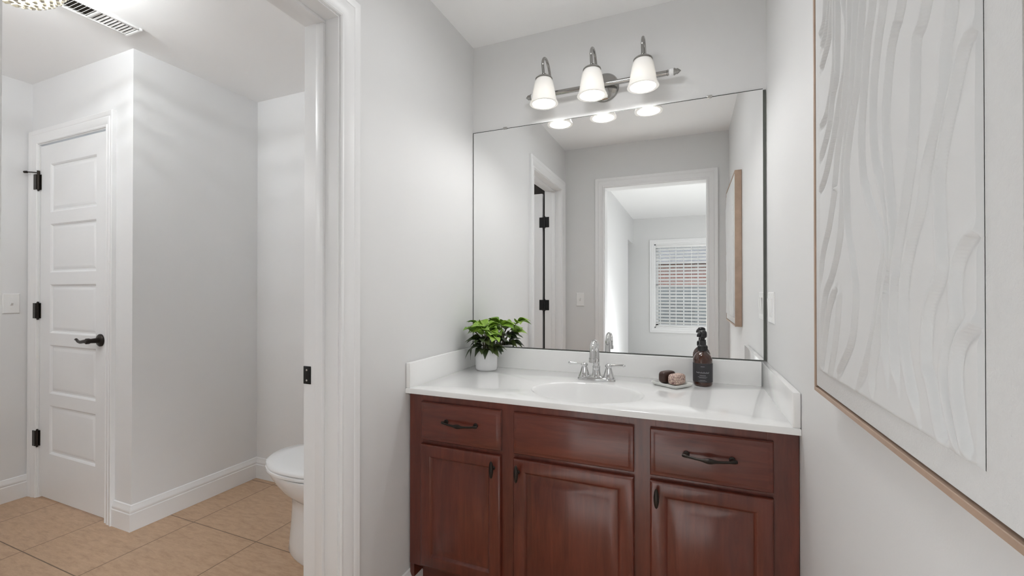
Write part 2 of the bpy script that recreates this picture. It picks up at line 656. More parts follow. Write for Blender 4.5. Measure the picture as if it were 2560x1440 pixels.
bm = B()
box(bm, BX0 - .11, BX0, -3.15, y0, 0, H)
box(bm, BX0 - .11, BX0, BY, -3.15, 2.02, H)
box(bm, BX0 - .62, BX0 - .11, -3.19, -3.15, 0, H)
box(bm, BX0 - .62, BX0 - .11, BY - .06, BY, 0, H)
box(bm, BX0 - .62, BX0 - .11, BY, -3.19, 2.25, H)
struct('wall_bedroom_left', bm, M_WALL, 'bright wall on the left of the room in the mirror', 'wall')
bm = B()
box(bm, BX0 - .60, BX0 - .56, BY, -3.19, 0, 2.25)
struct('door_3', bm, M_DOOR, 'shaded white door recess beside the bedroom window wall', 'door')
bm = B()
box(bm, BX0 - .11, WN0, BY - .14, BY, 0, H)
box(bm, WN1, BX1 + .12, BY - .14, BY, 0, H)
box(bm, WN0, WN1, BY - .14, BY, 0, WZ0)
box(bm, WN0, WN1, BY - .14, BY, WZ1, H)
struct('wall_bedroom_far', bm, M_WALL, 'grey wall with the blinded window, seen in the mirror', 'wall')
bm = B()
box(bm, BX1, BX1 + .12, BY, -2.15, 0, H)
box(bm, BX1, BX1 + .12, -.85, y0, 0, H)
box(bm, BX1, BX1 + .12, -2.15, -.85, 0, .75)
box(bm, BX1, BX1 + .12, -2.15, -.85, 2.1, H)
struct('wall_bedroom_right', bm, M_WALL, 'right-hand wall of the room behind the doorway', 'wall')

# ---- baseboards
bm = B()
baseboard(bm, [(CD1 + .076 + .002, Y1), (XT, Y1), (XT, Y2), (XB, Y2), (XB, DO1 + .09)], -1)
struct('baseboard_back', bm, M_TRIM, 'white moulded baseboard round the closet corner and toilet nook', 'baseboard')
bm = B()
baseboard(bm, [(XF, YS), (XF, Y1)], -1)
struct('baseboard_left', bm, M_TRIM, 'white baseboard left of the closet door', 'baseboard')
bm = B()
baseboard(bm, [(XL, DO1 + .078), (XL, D - .46)], -1)
struct('baseboard_alcove', bm, M_TRIM, 'white baseboard running up to the vanity cabinet', 'baseboard')
bm = B()
baseboard(bm, [(XR, D - .46), (XR, YR)], -1)
struct('baseboard_right', bm, M_TRIM, 'white baseboard below the framed relief art', 'baseboard')

# ---- toilet doorway: jambs, stops and casing are one fixed frame
t1 = thing('trim_1', 'white door frame of the toilet doorway', 'door frame', (XL, DO1, 0), kind='structure')
bm = B()
box(bm, XB - .002, XL + .002, DO1, DO1 + JT, 0, DH + JT)
box(bm, XB - .002, XL + .002, DO0 - JT, DO0, 0, DH + JT)
box(bm, XB - .002, XL + .002, DO0, DO1, DH, DH + JT)
obj('jamb', bm, M_TRIM, t1)
bm = B()
sx0, sx1 = XB + .055, XB + .086
box(bm, sx0, sx1, DO1 - .011, DO1, 0, DH - .011, .002)
box(bm, sx0, sx1, DO0, DO0 + .011, 0, DH - .011, .002)
box(bm, sx0, sx1, DO0, DO1, DH - .011, DH, .002)
obj('door_stop', bm, M_TRIM, t1)
bm = B()
casing(bm, DO0 - .005, DO1 + .005, DH + .005, CASE, lambda s, d, z: (XL + d, s, z))
obj('casing', bm, M_TRIM, t1)
bm = B()
casing(bm, DO0 - .005, DO1 + .005, DH + .005, CASE, lambda s, d, z: (XB - d, s, z))
obj('casing', bm, M_TRIM, t1)
bm = B()
box(bm, XB - .004, XB + .027, DO1 - .0025, DO1 + .001, .912, .969, .0015)
sp = obj('strike_plate', bm, M_BLACK, t1, label='black latch strike plate on the far jamb')
bm = B()
lathe(bm, [(.0035, 0), (.0035, -.0015), (.0015, -.002)], (XB + .012, DO1 - .0025, .957), 12, 'y')
lathe(bm, [(.0035, 0), (.0035, -.0015), (.0015, -.002)], (XB + .012, DO1 - .0025, .924), 12, 'y')
obj('screw', bm, M_NICKEL, sp)


def hinge(bm, x, y, z, h=.089):
    tube(bm, [(x, y, z - h / 2), (x, y, z + h / 2)], .0065, 10)
    for e in (-1, 1):
        ball(bm, (x, y, z + e * (h / 2 + .003)), .0065, 1)


# ---- toilet door, standing open into the bathroom (seen through the mirror only)
d2 = thing('door_2', 'open white door of the toilet seen edge-on in the mirror', 'door', (XB, DO0, 0), kind='structure')


def panel_door(bm, w, h, th, place, z0=.01):
    """five-panel slab; place(s, d, z): s along width, d depth from the front face (0..th)."""
    t = bmesh.new()
    st, rail, bot = .108, .068, .257
    ph = (h - bot - .112 - 4 * rail) / 5
    zs = []
    z = bot
    for i in range(5):
        zs.append((z, z + ph))
        z += ph + rail
    box(t, 0, st, 0, th, 0, h)
    box(t, w - st, w, 0, th, 0, h)
    box(t, st, w - st, 0, th, 0, bot)
    for i in range(5):
        a = zs[i][1]
        b = zs[i + 1][0] if i < 4 else h
        box(t, st, w - st, 0, th, a, b)
    for a, b in zs:
        for side in (0, 1):
            def dp(v):
                return v if side == 0 else th - v
            rings = []
            for ins, dep in ((0, 0), (.006, .004), (.010, .0095), (.018, .0095), (.032, .004), (.036, .0038)):
                rings.append([(st + ins, dp(dep), a + ins), (w - st - ins, dp(dep), a + ins),
                              (w - st - ins, dp(dep), b - ins), (st + ins, dp(dep), b - ins)])
            R = loft(t, rings, close_ends=False)
            t.faces.new(R[-1])
    for v in t.verts:
        v.co = Vector(place(v.co.x, v.co.y, v.co.z + z0))
    join(bm, t)
    return zs


bm = B()
panel_door(bm, .70, 2.04, .035, lambda s, d, z: (XB - .034 - s, DO0 - .006 - d, z))
obj('door_panel', bm, M_DOOR, d2, smooth=20)
for z in (1.80, 1.085, .30):
    bm = B()
    hinge(bm, XB - .009, DO0 + .002, z)
    box(bm, XB - .016, XB + .03, DO0 - .0005, DO0 + .002, z - .0445, z + .0445)
    box(bm, XB - .060, XB - .012, DO0 - .006, DO0 - .004, z - .0445, z + .0445)
    obj('hinge', bm, M_BLACK, d2)
lc = thing('door_shade_block', 'dark brown tall block added behind the open toilet door for its shade', 'cabinet', (-1.55, 0.0, 0))  # block added so the space behind the door reads black
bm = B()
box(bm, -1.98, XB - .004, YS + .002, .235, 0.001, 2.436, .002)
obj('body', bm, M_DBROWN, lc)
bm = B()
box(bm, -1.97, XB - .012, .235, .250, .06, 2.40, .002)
obj('cabinet_door', bm, M_DBROWN, lc)  # front slab of the added shade block

# ---- doorway the camera stands in
t2 = thing('trim_2', 'white door frame of the open doorway in the mirror', 'door frame', (RO0, YR, 0), kind='structure')
bm = B()
ya, yb = y0 - .002, YR + .002
box(bm, RO0 - JT, RO0, ya, yb, 0, RH + JT)
box(bm, RO1, RO1 + JT, ya, yb, 0, RH + JT)
box(bm, RO0, RO1, ya, yb, RH, RH + JT)
obj('jamb', bm, M_TRIM, t2)
bm = B()
casing(bm, RO0 - .005, RO1 + .005, RH + .005, CASE, lambda s, d, z: (s, YR + d, z))
obj('casing', bm, M_TRIM, t2)
bm = B()
casing(bm, RO0 - .005, RO1 + .005, RH + .005, CASE, lambda s, d, z: (s, y0 - d, z))
obj('casing', bm, M_TRIM, t2)

# ---- closet door
t3 = thing('trim_3', 'white door frame around the closet door', 'door frame', (CD0, Y1, 0), kind='structure')
bm = B()
for a, b in ((CD0 - JT, CD0), (CD1, CD1 + JT)):
    box(bm, a, b, Y1 - .002, Y1 + .12, 0, DH + JT)
box(bm, CD0, CD1, Y1 - .002, Y1 + .12, DH, DH + JT)
obj('jamb', bm, M_TRIM, t3)
bm = B()
casing(bm, CD0 - .005, CD1 + .005, DH + .005, CASE, lambda s, d, z: (s, Y1 - d, z))
obj('casing', bm, M_TRIM, t3)
d1 = thing('door_1', 'white five-panel closet door with black lever handle', 'door', (CD0, Y1, 0), kind='structure')
bm = B()
panel_door(bm, CD1 - CD0 - .006, 2.046, .035, lambda s, d, z: (CD0 + .003 + s, Y1 + .004 + d, z), z0=.011)
obj('door_panel', bm, M_DOOR, d1, smooth=20)
for i, z in enumerate((1.848, 1.093, .348)):
    bm = B()
    hinge(bm, CD0 + .001, Y1 - .006, z)
    box(bm, CD0 - .030, CD0 - .001, Y1 - .016, Y1 - .012, z - .0445, z + .0445)
    box(bm, CD0 + .001, CD0 + .012, Y1 + .0005, Y1 + .0038, z - .0445, z + .0445)
    hg = obj('hinge', bm, M_BRONZE, d1)
    if i == 0:
        bm = B()
        zt = z + .054
        tube(bm, [(CD0, Y1 - .006, zt - .008), (CD0, Y1 - .006, zt + .012)], .007, 10)
        tube(bm, [(CD0, Y1 - .006, zt), (CD0 - .03, Y1 - .026, zt + .002), (CD0 - .055, Y1 - .036, zt + .003)], .003, 8)
        tube(bm, [(CD0 - .053, Y1 - .035, zt + .003), (CD0 - .067, Y1 - .041, zt + .003)], .007, 10)
        obj('door_stop_pin', bm, M_BRONZE, hg)
bm = B()
hx, hz, hy = CD1 - .062, .947, Y1 + .004
lathe(bm, [(.033, 0), (.033, -.006), (.028, -.011), (.014, -.014), (.012, -.045), (.015, -.05), (.015, -.062), (.010, -.066)],
      (hx, hy, hz), 24, 'y')
obj('handle_rosette', bm, M_BRONZE, d1)
bm = B()
pts = smooth_path([(hx + .004, hy - .055, hz), (hx - .03, hy - .057, hz - .002), (hx - .065, hy - .057, hz - .007),
                   (hx - .092, hy - .056, hz - .003), (hx - .112, hy - .054, hz + .006), (hx - .128, hy - .052, hz + .003)], 5)
tube(bm, pts, [.0115 - .0075 * i / (len(pts) - 1) for i in range(len(pts))], 10)
obj('handle_lever', bm, M_BRONZE, d1)
bm = B()
box(bm, CD1 - .010, CD1 - .002, Y1 + .001, Y1 + .0038, .918, .976, .001)
obj('latch_plate', bm, M_BRONZE, d1)


# ---- bedroom window
w1 = thing('window_1', 'double-hung window with white blinds, reflected in the mirror', 'window', ((WN0 + WN1) / 2, BY, WZ0),
           kind='structure')
bm = B()
casing(bm, WN0, WN1, WZ1, CASE, lambda s, d, z: (s, BY + d, z), z0=WZ0, four=True)
obj('casing', bm, M_TRIM, w1)
bm = B()
for a, b, c, d in ((WN0, WN0 + .02, WZ0, WZ1), (WN1 - .02, WN1, WZ0, WZ1), (WN0, WN1, WZ0, WZ0 + .02), (WN0, WN1, WZ1 - .02, WZ1)):
    box(bm, a, b, BY - .14, BY + .001, c, d)
obj('window_frame', bm, M_TRIM, w1)
zm = (WZ0 + WZ1) / 2 + .0
for k, (za, zb, yy) in enumerate(((zm - .02, WZ1 - .02, BY - .10), (WZ0 + .02, zm + .02, BY - .075))):
    bm = B()
    xa, xb = WN0 + .02, WN1 - .02
    for a, b, c, d in ((xa, xa + .04, za, zb), (xb - .04, xb, za, zb), (xa, xb, za, za + .04), (xa, xb, zb - .04, zb)):
        box(bm, a, b, yy - .012, yy + .012, c, d)
    for j in (1, 2, 3):
        xm = xa + (xb - xa) * j / 4
        box(bm, xm - .009, xm + .009, yy - .008, yy + .008, za + .04, zb - .04)
    box(bm, xa + .04, xb - .04, yy - .008, yy + .008, (za + zb) / 2 - .009, (za + zb) / 2 + .009)
    sh = obj('sash', bm, M_TRIM, w1)
    bm = B()
    box(bm, xa + .03, xb - .03, yy - .002, yy + .002, za + .03, zb - .03)
    obj('pane', bm, M_GLASS, sh)
bl = thing('window_blind', 'white horizontal slat blind hanging in the reflected window', 'blind', ((WN0 + WN1) / 2, BY - .03, WZ1 - .03))
bm = B()
box(bm, WN0 + .022, WN1 - .022, BY - .055, BY - .005, WZ1 - .065, WZ1 - .021, .003)
obj('head_rail', bm, M_BLIND, bl)
bm = B()
k = 0
z = WZ1 - .095
Mt = Matrix.Rotation(math.radians(41), 4, 'X')
while z > WZ0 + .05:
    obox(bm, ((WN0 + WN1) / 2, BY - .03, z), WN1 - WN0 - .05, .047, .003, Mt)
    z -= .056
obj('slats', bm, M_BLIND, bl)
bm = B()
box(bm, WN0 + .026, WN1 - .026, BY - .052, BY - .008, WZ0 + .022, WZ0 + .042, .003)
obj('bottom_rail', bm, M_BLIND, bl)
bm = B()
for f in (.1, .37, .63, .9):
    xx = WN0 + (WN1 - WN0) * f
    for yy in (BY - .056, BY - .004):
        box(bm, xx - .004, xx + .004, yy - .0006, yy + .0006, WZ0 + .03, WZ1 - .05)
obj('ladder_tapes', bm, M_BLIND, bl)

w2 = thing('added_window', 'tall unseen window added on the right wall of the bedroom for light', 'window', (BX1, -1.5, .75), kind='structure')  # unseen window added as the source of the extra daylight
bm = B()
casing(bm, -2.15, -.85, 2.1, CASE, lambda s, d, z: (BX1 - d, s, z), z0=.75, four=True)
obj('casing', bm, M_TRIM, w2)
bm = B()
for a, b, c, d in ((-2.15, -2.11, .75, 2.1), (-.89, -.85, .75, 2.1), (-2.11, -.89, .75, .79), (-2.11, -.89, 2.06, 2.1), (-2.11, -.89, 1.40, 1.44)):
    box(bm, BX1 + .06, BX1 + .10, a, b, c, d)
obj('sash', bm, M_TRIM, w2)
bm = B()
box(bm, BX1 + .078, BX1 + .082, -2.11, -.89, .79, 2.06)
obj('pane', bm, M_GLASS, w2)

# outside
nh = thing('neighbouring_house', 'red brick house glimpsed through the blind in the mirror', 'house', (0.5, -11, -.3))
bm = B()
box(bm, -4, 5, -14, -11, -.3, 2.05)
obj('wall', bm, M_BRICK, nh)
bm = B()
loft(bm, [[(-4.4, -14.3, 2.05), (-4.4, -10.7, 2.05), (-4.4, -12.5, 2.75)], [(5.4, -14.3, 2.05), (5.4, -10.7, 2.05), (5.4, -12.5, 2.75)]])
obj('roof', bm, M_ROOF, nh, smooth=0)
bm = B()
x = -3.5
while x < 4.5:
    box(bm, x, x + .145, -8.02, -8, -.3, 1.34)
    x += .15
box(bm, -3.5, 4.5, -8.05, -8.02, .9, 1.0)
box(bm, -3.5, 4.5, -8.05, -8.02, .1, .2)
tag(obj('garden_fence', bm, M_FENCE, loc=(.5, -8, -.3)), 'weathered grey board fence in front of the brick house', 'fence')
bm = B()
box(bm, -14, 16, -30, BY - .2, -.5, -.3)
tag(obj('lawn', bm, M_GRASS), 'green lawn outside the reflected window', 'lawn', kind='structure')

# ================================================================ vanity cabinet
CF = 1.405       # face-frame plane
DF = CF - .019   # door and drawer fronts
vc = thing('vanity_cabinet', 'cherry wood bathroom vanity cabinet with raised-panel doors under the white countertop', 'cabinet',
           (-.365, D, 0))
bm = B()
box(bm, -1.005, -.987, CF + .002, D - .002, .105, .817)
box(bm, .261, .279, CF + .002, D - .002, .105, .817)
box(bm, -.987, .261, CF + .012, CF + .024, .157, .79)
box(bm, -.987, .261, CF + .024, D - .002, .157, .172)
box(bm, -.987, .261, D - .014, D - .002, .172, .817)
obj('carcass', bm, M_WOODV, vc)
bm = B()
fr = [(-1.006, -.945), (-.632, -.550), (-.178, -.096), (.200, .280)]
for a, b in fr:
    box(bm, a, b, CF, CF + .019, .155, .817, .0012, 1)
for a, b in zip(fr, fr[1:]):
    for c, d in ((.155, .185), (.617, .660), (.772, .817)):
        box(bm, a[1] - .001, b[0] + .001, CF + .0005, CF + .0185, c, d)
obj('face_frame', bm, M_WOODV, vc)
bm = B()
box(bm, -1.004, .279, CF + .075, CF + .09, .002, .157)
obj('toe_kick', bm, M_WOODH, vc)


def raised_front(bm, x0, x1, z0, z1, kind):
    t = .019
    y = DF
    if kind == 'drawer':
        rings = []
        for ins, dep in ((0, t), (0, .009), (.003, .0055), (.008, .0045), (.014, .0012), (.018, 0.0)):
            rings.append([(x0 + ins, y + dep, z0 + ins), (x1 - ins, y + dep, z0 + ins), (x1 - ins, y + dep, z1 - ins), (x0 + ins, y + dep, z1 - ins)])
    else:
        rings = []
        for ins, dep in ((0, t), (0, .006), (.002, .003), (.006, .001), (.010, 0), (.040, 0), (.043, .002), (.046, .004), (.050, .0095),
                         (.054, .0100), (.080, .0022), (.083, .0012), (.0835, .001)):
            rings.append([(x0 + ins, y + dep, z0 + ins), (x1 - ins, y + dep, z0 + ins), (x1 - ins, y + dep, z1 - ins), (x0 + ins, y + dep, z1 - ins)])
    loft(bm, rings)


cols = ((-.947, -.614), (-.567, -.161), (-.113, .217))


def pull_bm(cx, cz):
    bm = B()
    y = DF - .0002
    w = .066
    for s in (-1, 1):
        lathe(bm, [(.0085, 0), (.0085, -.003), (.0055, -.006), (.005, -.018)], (cx + s * w * .92, y, cz), 14, 'y')
    pts, rad = [], []
    for i in range(25):
        t = -1 + 2 * i / 24
        pts.append((cx + t * (w + .006), y - .014 - .014 * (1 - t * t), cz - .0035 * (1 - t * t)))
        a = abs(t)
        rad.append(.0036 + .0042 * math.exp(-(t / .20) ** 2) + .0018 * math.exp(-((a - .93) / .10) ** 2))
    tube(bm, pts, rad, 10)
    return bm


def knob_bm(cx, cz):
    bm = B()
    y = DF - .0002
    lathe(bm, [(.007, 0), (.007, -.002), (.0042, -.005), (.0042, -.016)], (cx, y, cz), 14, 'y')
    prof = []
    rings = []
    for i in range(15):
        t = -1 + 2 * i / 14
        r = .0076 * math.sqrt(max(0, 1 - abs(t) ** 1.6)) + .0006
        rings.append([(cx + r * math.cos(2 * PI * j / 14), y - .0205 + .8 * r * math.sin(2 * PI * j / 14), cz + t * .0305) for j in range(14)])
    loft(bm, rings)
    return bm


for i, (a, b) in enumerate(cols):
    bm = B()
    raised_front(bm, a, b, .645, .789, 'drawer')
    if i == 1:
        obj('false_drawer_front', bm, M_WOODH, vc, label='plain drawer-like front without a pull')
    else:
        dr = obj('drawer', bm, M_WOODH, vc)
        obj('drawer_pull', pull_bm((a + b) / 2 + (.01 if i == 0 else 0), .727), M_BRONZE, dr)
    bm = B()
    raised_front(bm, a, b, .170, .630, 'door')
    do = obj('cabinet_door', bm, M_WOODV, vc)
    obj('knob', knob_bm((b - .026) if i == 0 else (a + .02), .587), M_BRONZE, do)

# ================================================================ countertop with moulded basin
CT0, CT1 = .818, .838
CY = 1.382
SX, SY, SA, SB = -.354, 1.582, .207, .158
vt = thing('vanity_countertop', 'glossy white one-piece countertop with oval basin and low splashes', 'countertop', (-.365, D, CT0))
bm = B()
n = 96
rect = []
x0, x1, ya, yb = XL + .001, XR - .001, CY, D - .001
for i in range(n):
    a = 2 * PI * (i + .5) / n
    c, s = math.cos(a), math.sin(a)
    k = 1e9
    if c > 1e-9: k = min(k, (x1 - SX) / c)
    if c < -1e-9: k = min(k, (x0 - SX) / c)
    if s > 1e-9: k = min(k, (yb - SY) / s)
    if s < -1e-9: k = min(k, (ya - SY) / s)
    rect.append([SX + c * k, SY + s * k])
# snap nearest samples onto the four corners
for cx, cy in ((x0, ya), (x1, ya), (x1, yb), (x0, yb)):
    j = min(range(n), key=lambda q: (rect[q][0] - cx) ** 2 + (rect[q][1] - cy) ** 2)
    rect[j] = [cx, cy]


def shrink(p, d):
    return (min(max(p[0], x0 + d), x1 - d), min(max(p[1], ya + d), yb - d))


rings = [[(p[0], p[1], CT0) for p in rect],
         [(p[0], p[1], CT1 - .005) for p in rect],
         [(*shrink(p, .0015), CT1 - .0015) for p in rect],
         [(*shrink(p, .005), CT1) for p in rect]]
ell = lambda k, z: [(SX + SA * k * math.cos(2 * PI * (i + .5) / n), SY + SB * k * math.sin(2 * PI * (i + .5) / n), z) for i in range(n)]
rings += [ell(1.03, CT1), ell(1.0015, CT1), ell(1.0015, CT0)]
R = loft(bm, rings, close_ends=False)
for i in range(n):
    j = (i + 1) % n
    bm.faces.new((R[-1][i], R[-1][j], R[0][j], R[0][i]))
obj('slab', bm, M_COUNTER, vt, smooth=40)
bm = B()
prof = [(1.0, 0), (.985, -.0012), (.965, -.005), (.94, -.014), (.90, -.032), (.84, -.058), (.76, -.082), (.64, -.102), (.48, -.116), (.30, -.124), (.11, -.128)]
loft(bm, [ell(k, CT1 + z) for k, z in prof] + [ell(k, CT1 + z - .012) for k, z in reversed(prof[2:])] + [ell(1.0, CT0 - .002), ell(1.0, CT1)], close_ends=False)
bmesh.ops.remove_doubles(bm, verts=bm.verts[:], dist=1e-6)
ba = obj('basin', bm, M_COUNTER, vt, smooth=80)
bm = B()
lathe(bm, [(.0245, 0), (.0245, .0025), (.019, .0035), (.017, .001), (.004, .001)], (SX, SY, CT1 - .129), 24)
obj('drain', bm, M_CHROME, ba)
bm = B()
box(bm, XL + .0205, XR - .0205, D - .021, D - .001, CT1 - .001, .9335, .003)
obj('backsplash', bm, M_COUNTER, vt)
for a, b in ((XL + .001, XL + .0205), (XR - .0205, XR - .001)):
    bm = B()
    box(bm, a, b, CY + .002, D - .001, CT1 - .001, .9335, .003)
    obj('side_splash', bm, M_COUNTER, vt)

# ================================================================ faucet
CTS = CT1 + .0004
fx, fy, fz = -.360, 1.806, CTS
fc = thing('faucet', 'chrome two-handle bathroom faucet behind the oval basin', 'faucet', (fx, fy, fz))
bm = B()
rings = []
for k, z in ((1, 0), (1, .006), (.95, .011), (.86, .0145)):
    ring = []
    for i in range(40):
        a = 2 * PI * i / 40
        c, s = math.cos(a), math.sin(a)
        ring.append((fx + .079 * k * math.copysign(abs(c) ** .6, c), fy + (.029 - .029 * (1 - k)) * math.copysign(abs(s) ** .75, s), fz + z))
    rings.append(ring)
loft(bm, rings)
obj('base_plate', bm, M_CHROME, fc, smooth=50)
bm = B()
lathe(bm, [(.024, .012), (.024, .017), (.019, .022), (.0165, .034), (.0155, .050), (.0165, .056), (.0145, .060)], (fx, fy, fz), 24)
pts = [(fx, fy, fz + .055), (fx, fy, fz + .085), (fx, fy - .001, fz + .112)]
for i in range(13):
    a = PI * i / 12 * 1.06
    pts.append((fx, fy - .040 + .040 * math.cos(a), fz + .120 + .040 * math.sin(a)))
pts.append((fx, fy - .080, fz + .098))
tube(bm, pts, [.0135] * 2 + [.0128] * 6 + [.0122] * (len(pts) - 8), 16)
lathe(bm, [(.0122, .103), (.0145, .102), (.0145, .086), (.0125, .085), (.0105, .088)], (fx, fy - .080, fz), 20)
obj('spout', bm, M_CHROME, fc, smooth=50)
for s in (-1, 1):
    bm = B()
    hxx = fx + s * .0505
    lathe(bm, [(.0255, .012), (.0255, .016), (.0225, .019), (.0175, .034), (.0135, .048), (.0115, .054), (.0145, .058), (.0150, .063), (.0105, .068), (.004, .0705)],
          (hxx, fy, fz), 24)
    hb = obj('handle', bm, M_CHROME, fc, smooth=50)
    bm = B()
    pts = smooth_path([(hxx, fy, fz + .062), (hxx + s * .018, fy - .002, fz + .064), (hxx + s * .042, fy - .005, fz + .065), (hxx + s * .062, fy - .007, fz + .066)], 4)
    L = len(pts)
    tube(bm, pts, [.0068 - .0018 * math.sin(PI * i / (L - 1)) + .0004 for i in range(L)], 12)
    ball(bm, pts[-1], .0064, 2, (1.1, 1, .9))
    obj('lever', bm, M_CHROME, hb, smooth=60)
bm = B()
tube(bm, [(fx, fy + .022, fz + .010), (fx, fy + .022, fz + .055)], .0022, 8)
ball(bm, (fx, fy + .022, fz + .058), .0048, 2)
obj('lift_rod', bm, M_CHROME, fc)

# ================================================================ mirror
mi = thing('wall_mirror', 'large frameless wall mirror above the vanity', 'mirror', ((XL + XR) / 2, D, .9355))
MZ0, MZ1 = .9358, 2.006
MX0, MX1 = XL + .0042, XR - .0125
bm = B()
box(bm, MX0, MX1, D - .006, D - .0005, MZ0 + .003, MZ1 - .003)
obj('mirror_glass', bm, M_MIRROR, mi, smooth=0)
bm = B()
box(bm, XL + .0012, MX0, D - .0065, D - .0005, MZ0, MZ1)
box(bm, MX1, XR - .0025, D - .0065, D - .0005, MZ0, MZ1 - .006)
box(bm, MX0, MX1, D - .0062, D - .0005, MZ1 - .003, MZ1)
box(bm, MX0, MX1, D - .0062, D - .0005, MZ0, MZ0 + .003)
obj('mirror_edge_gap', bm, M_MEDGE, mi, smooth=0, label='dark mirror edge strip with the shaded gap put into its colour')  # dark strips stand for the shaded gap along the mirror edge
for xx in (-.833, .078):
    bm = B()
    box(bm, xx - .010, xx + .010, D - .010, D - .0005, MZ1 - .006, MZ1 + .006, .002)
    obj('mirror_clip', bm, M_NICKEL, mi)

# ================================================================ vanity light
LY, LZ = 1.903, 2.117
vl = thing('vanity_light', 'three-lamp chrome vanity light bar with frosted bell shades above the mirror', 'wall lamp', (-.368, D, LZ))
bm = B()
lathe(bm, [(.064, -.0005), (.064, -.006), (.058, -.014), (.040, -.024), (.020, -.030), (.014, -.032)], (-.350, D, LZ + .003), 40, 'y')
obj('backplate', bm, M_LIGHTM, vl, smooth=50)
bm = B()
tube(bm, [(-.350, D - .028, LZ), (-.350, LY, LZ)], .011, 14)
tube(bm, [(-.655, LY, LZ), (-.085, LY, LZ)], .0108, 16)
obj('bar', bm, M_LIGHTM, vl, smooth=50)
for s, xx in ((-1, -.655), (1, -.085)):
    bm = B()
    lathe(bm, [(.0095, 0), (.0125, s * .002), (.0125, s * .006), (.009, s * .008)], (xx, LY, LZ), 20, 'x')
    lathe(bm, [(.013, s * .026), (.0155, s * .028), (.0135, s * .032), (.0105, s * .037), (.0115, s * .042), (.007, s * .048), (.0015, s * .0545)], (xx, LY, LZ), 20, 'x')
    fi = obj('finial', bm, M_LIGHTM, vl, smooth=50)
    bm = B()
    lathe(bm, [(.009, s * .008), (.0135, s * .012), (.0145, s * .018), (.013, s * .026)], (xx, LY, LZ), 20, 'x')
    obj('finial_collar', bm, M_PORC, fi, label='white porcelain collar of the finial')
SHX = (-.592, -.379, -.172)
SHY = 1.812
for xx in SHX:
    bm = B()
    a = [(xx, LY, LZ), (xx, LY + .006, LZ + .035), (xx, LY + .002, LZ + .072), (xx, LY - .022, LZ + .112), (xx, LY - .055, LZ + .129), (xx, SHY + .004, LZ + .121), (xx, SHY - .016, LZ + .094), (xx, SHY - .010, LZ + .062), (xx, SHY - .002, LZ + .036)]
    tube(bm, smooth_path(a, 6), .0062, 12)
    lathe(bm, [(.0125, -.012), (.0125, .012)], (xx, LY, LZ), 16, 'x')
    ar = obj('arm', bm, M_LIGHTM, vl, smooth=50)
    bm = B()
    lathe(bm, [(.0075, .052), (.011, .049), (.016, .044), (.029, .037), (.0375, .030), (.038, .026), (.031, .026)], (xx, SHY, LZ), 28)
    lathe(bm, [(.016, .026), (.016, .006), (.012, .004)], (xx, SHY, LZ), 20)
    obj('shade_holder', bm, M_LIGHTM, ar, smooth=50)
    bm = B()
    zt = LZ + .0265
    prof = [(.033, 0), (.037, -.005), (.0420, -.019), (.0460, -.040), (.0498, -.062), (.0528, -.082), (.0560, -.094), (.0615, -.105), (.0625, -.109)]
    inner = [(.0505, -.109), (.0495, -.104), (.0485, -.094)] + [(r - .0035, z) for r, z in reversed(prof[:-3])]
    lathe(bm, [(r, z + zt) for r, z in prof + inner], (xx, SHY, 0), 40, caps=False)
    sh = obj('lamp_shade', bm, M_SHADE, vl, smooth=50)
    bm = B()
    ball(bm, (xx, SHY, zt - .052), .019, 3, (1, 1, 1.15))
    tube(bm, [(xx, SHY, zt - .036), (xx, SHY, zt - .022)], .011, 14)
    obj('bulb', bm, M_BULB, vl, smooth=60)
    lamp('vanity_lamp_light', 'POINT', (xx, SHY, zt - .088), 2.4, WARM, .016)

# ================================================================ potted plant
px, py = -.889, 1.846
pp = thing('potted_plant', 'small leafy green plant in a white pot beside the mirror corner', 'plant', (px, py, CTS))
bm = B()
lathe(bm, [(.046, 0), (.0495, .003), (.0505, .010), (.0515, .094), (.0505, .097), (.0485, .097), (.0475, .088), (.047, .080)], (px, py, CTS), 48)
obj('pot', bm, M_POT, pp, smooth=50)
bm = B()
lathe(bm, [(.0473, .079), (.03, .083), (.005, .085)], (px, py, CTS), 24)
obj('soil', bm, M_SOIL, pp)


def leaf(bm, base, dirv, L, Wd, droop, fold, roll=0.0):
    d = Vector(dirv).normalized()
    up = Vector((0, 0, 1))
    s = d.cross(up)
    s = s.normalized() if s.length > 1e-3 else Vector((1, 0, 0))
    nrm = s.cross(d).normalized()
    Rm = Matrix.Rotation(roll, 3, d)
    s, nrm = Rm @ s, Rm @ nrm
    rows = []
    K = 9
    for i in range(K + 1):
        t = i / K
        w = Wd * 0.5 * (math.sin(PI * min(1, t ** .75)) ** .85) * (1 - .25 * t) if 0 < t < 1 else 0.0006
        c = Vector(base) + d * (L * t) - up * (droop * L * t * t) + nrm * (.10 * L * math.sin(PI * t))
        row = []
        for q in (-1, -.5, 0, .5, 1):
            wav = .05 * L * math.sin(t * 11 + q * 2) * abs(q)
            row.append(bm.verts.new(c + s * (w * q) + nrm * (fold * w * abs(q) + wav * (w / Wd))))
        rows.append(row)
    for a, b in zip(rows, rows[1:]):
        for q in range(4):
            bm.faces.new((a[q], a[q + 1], b[q + 1], b[q]))


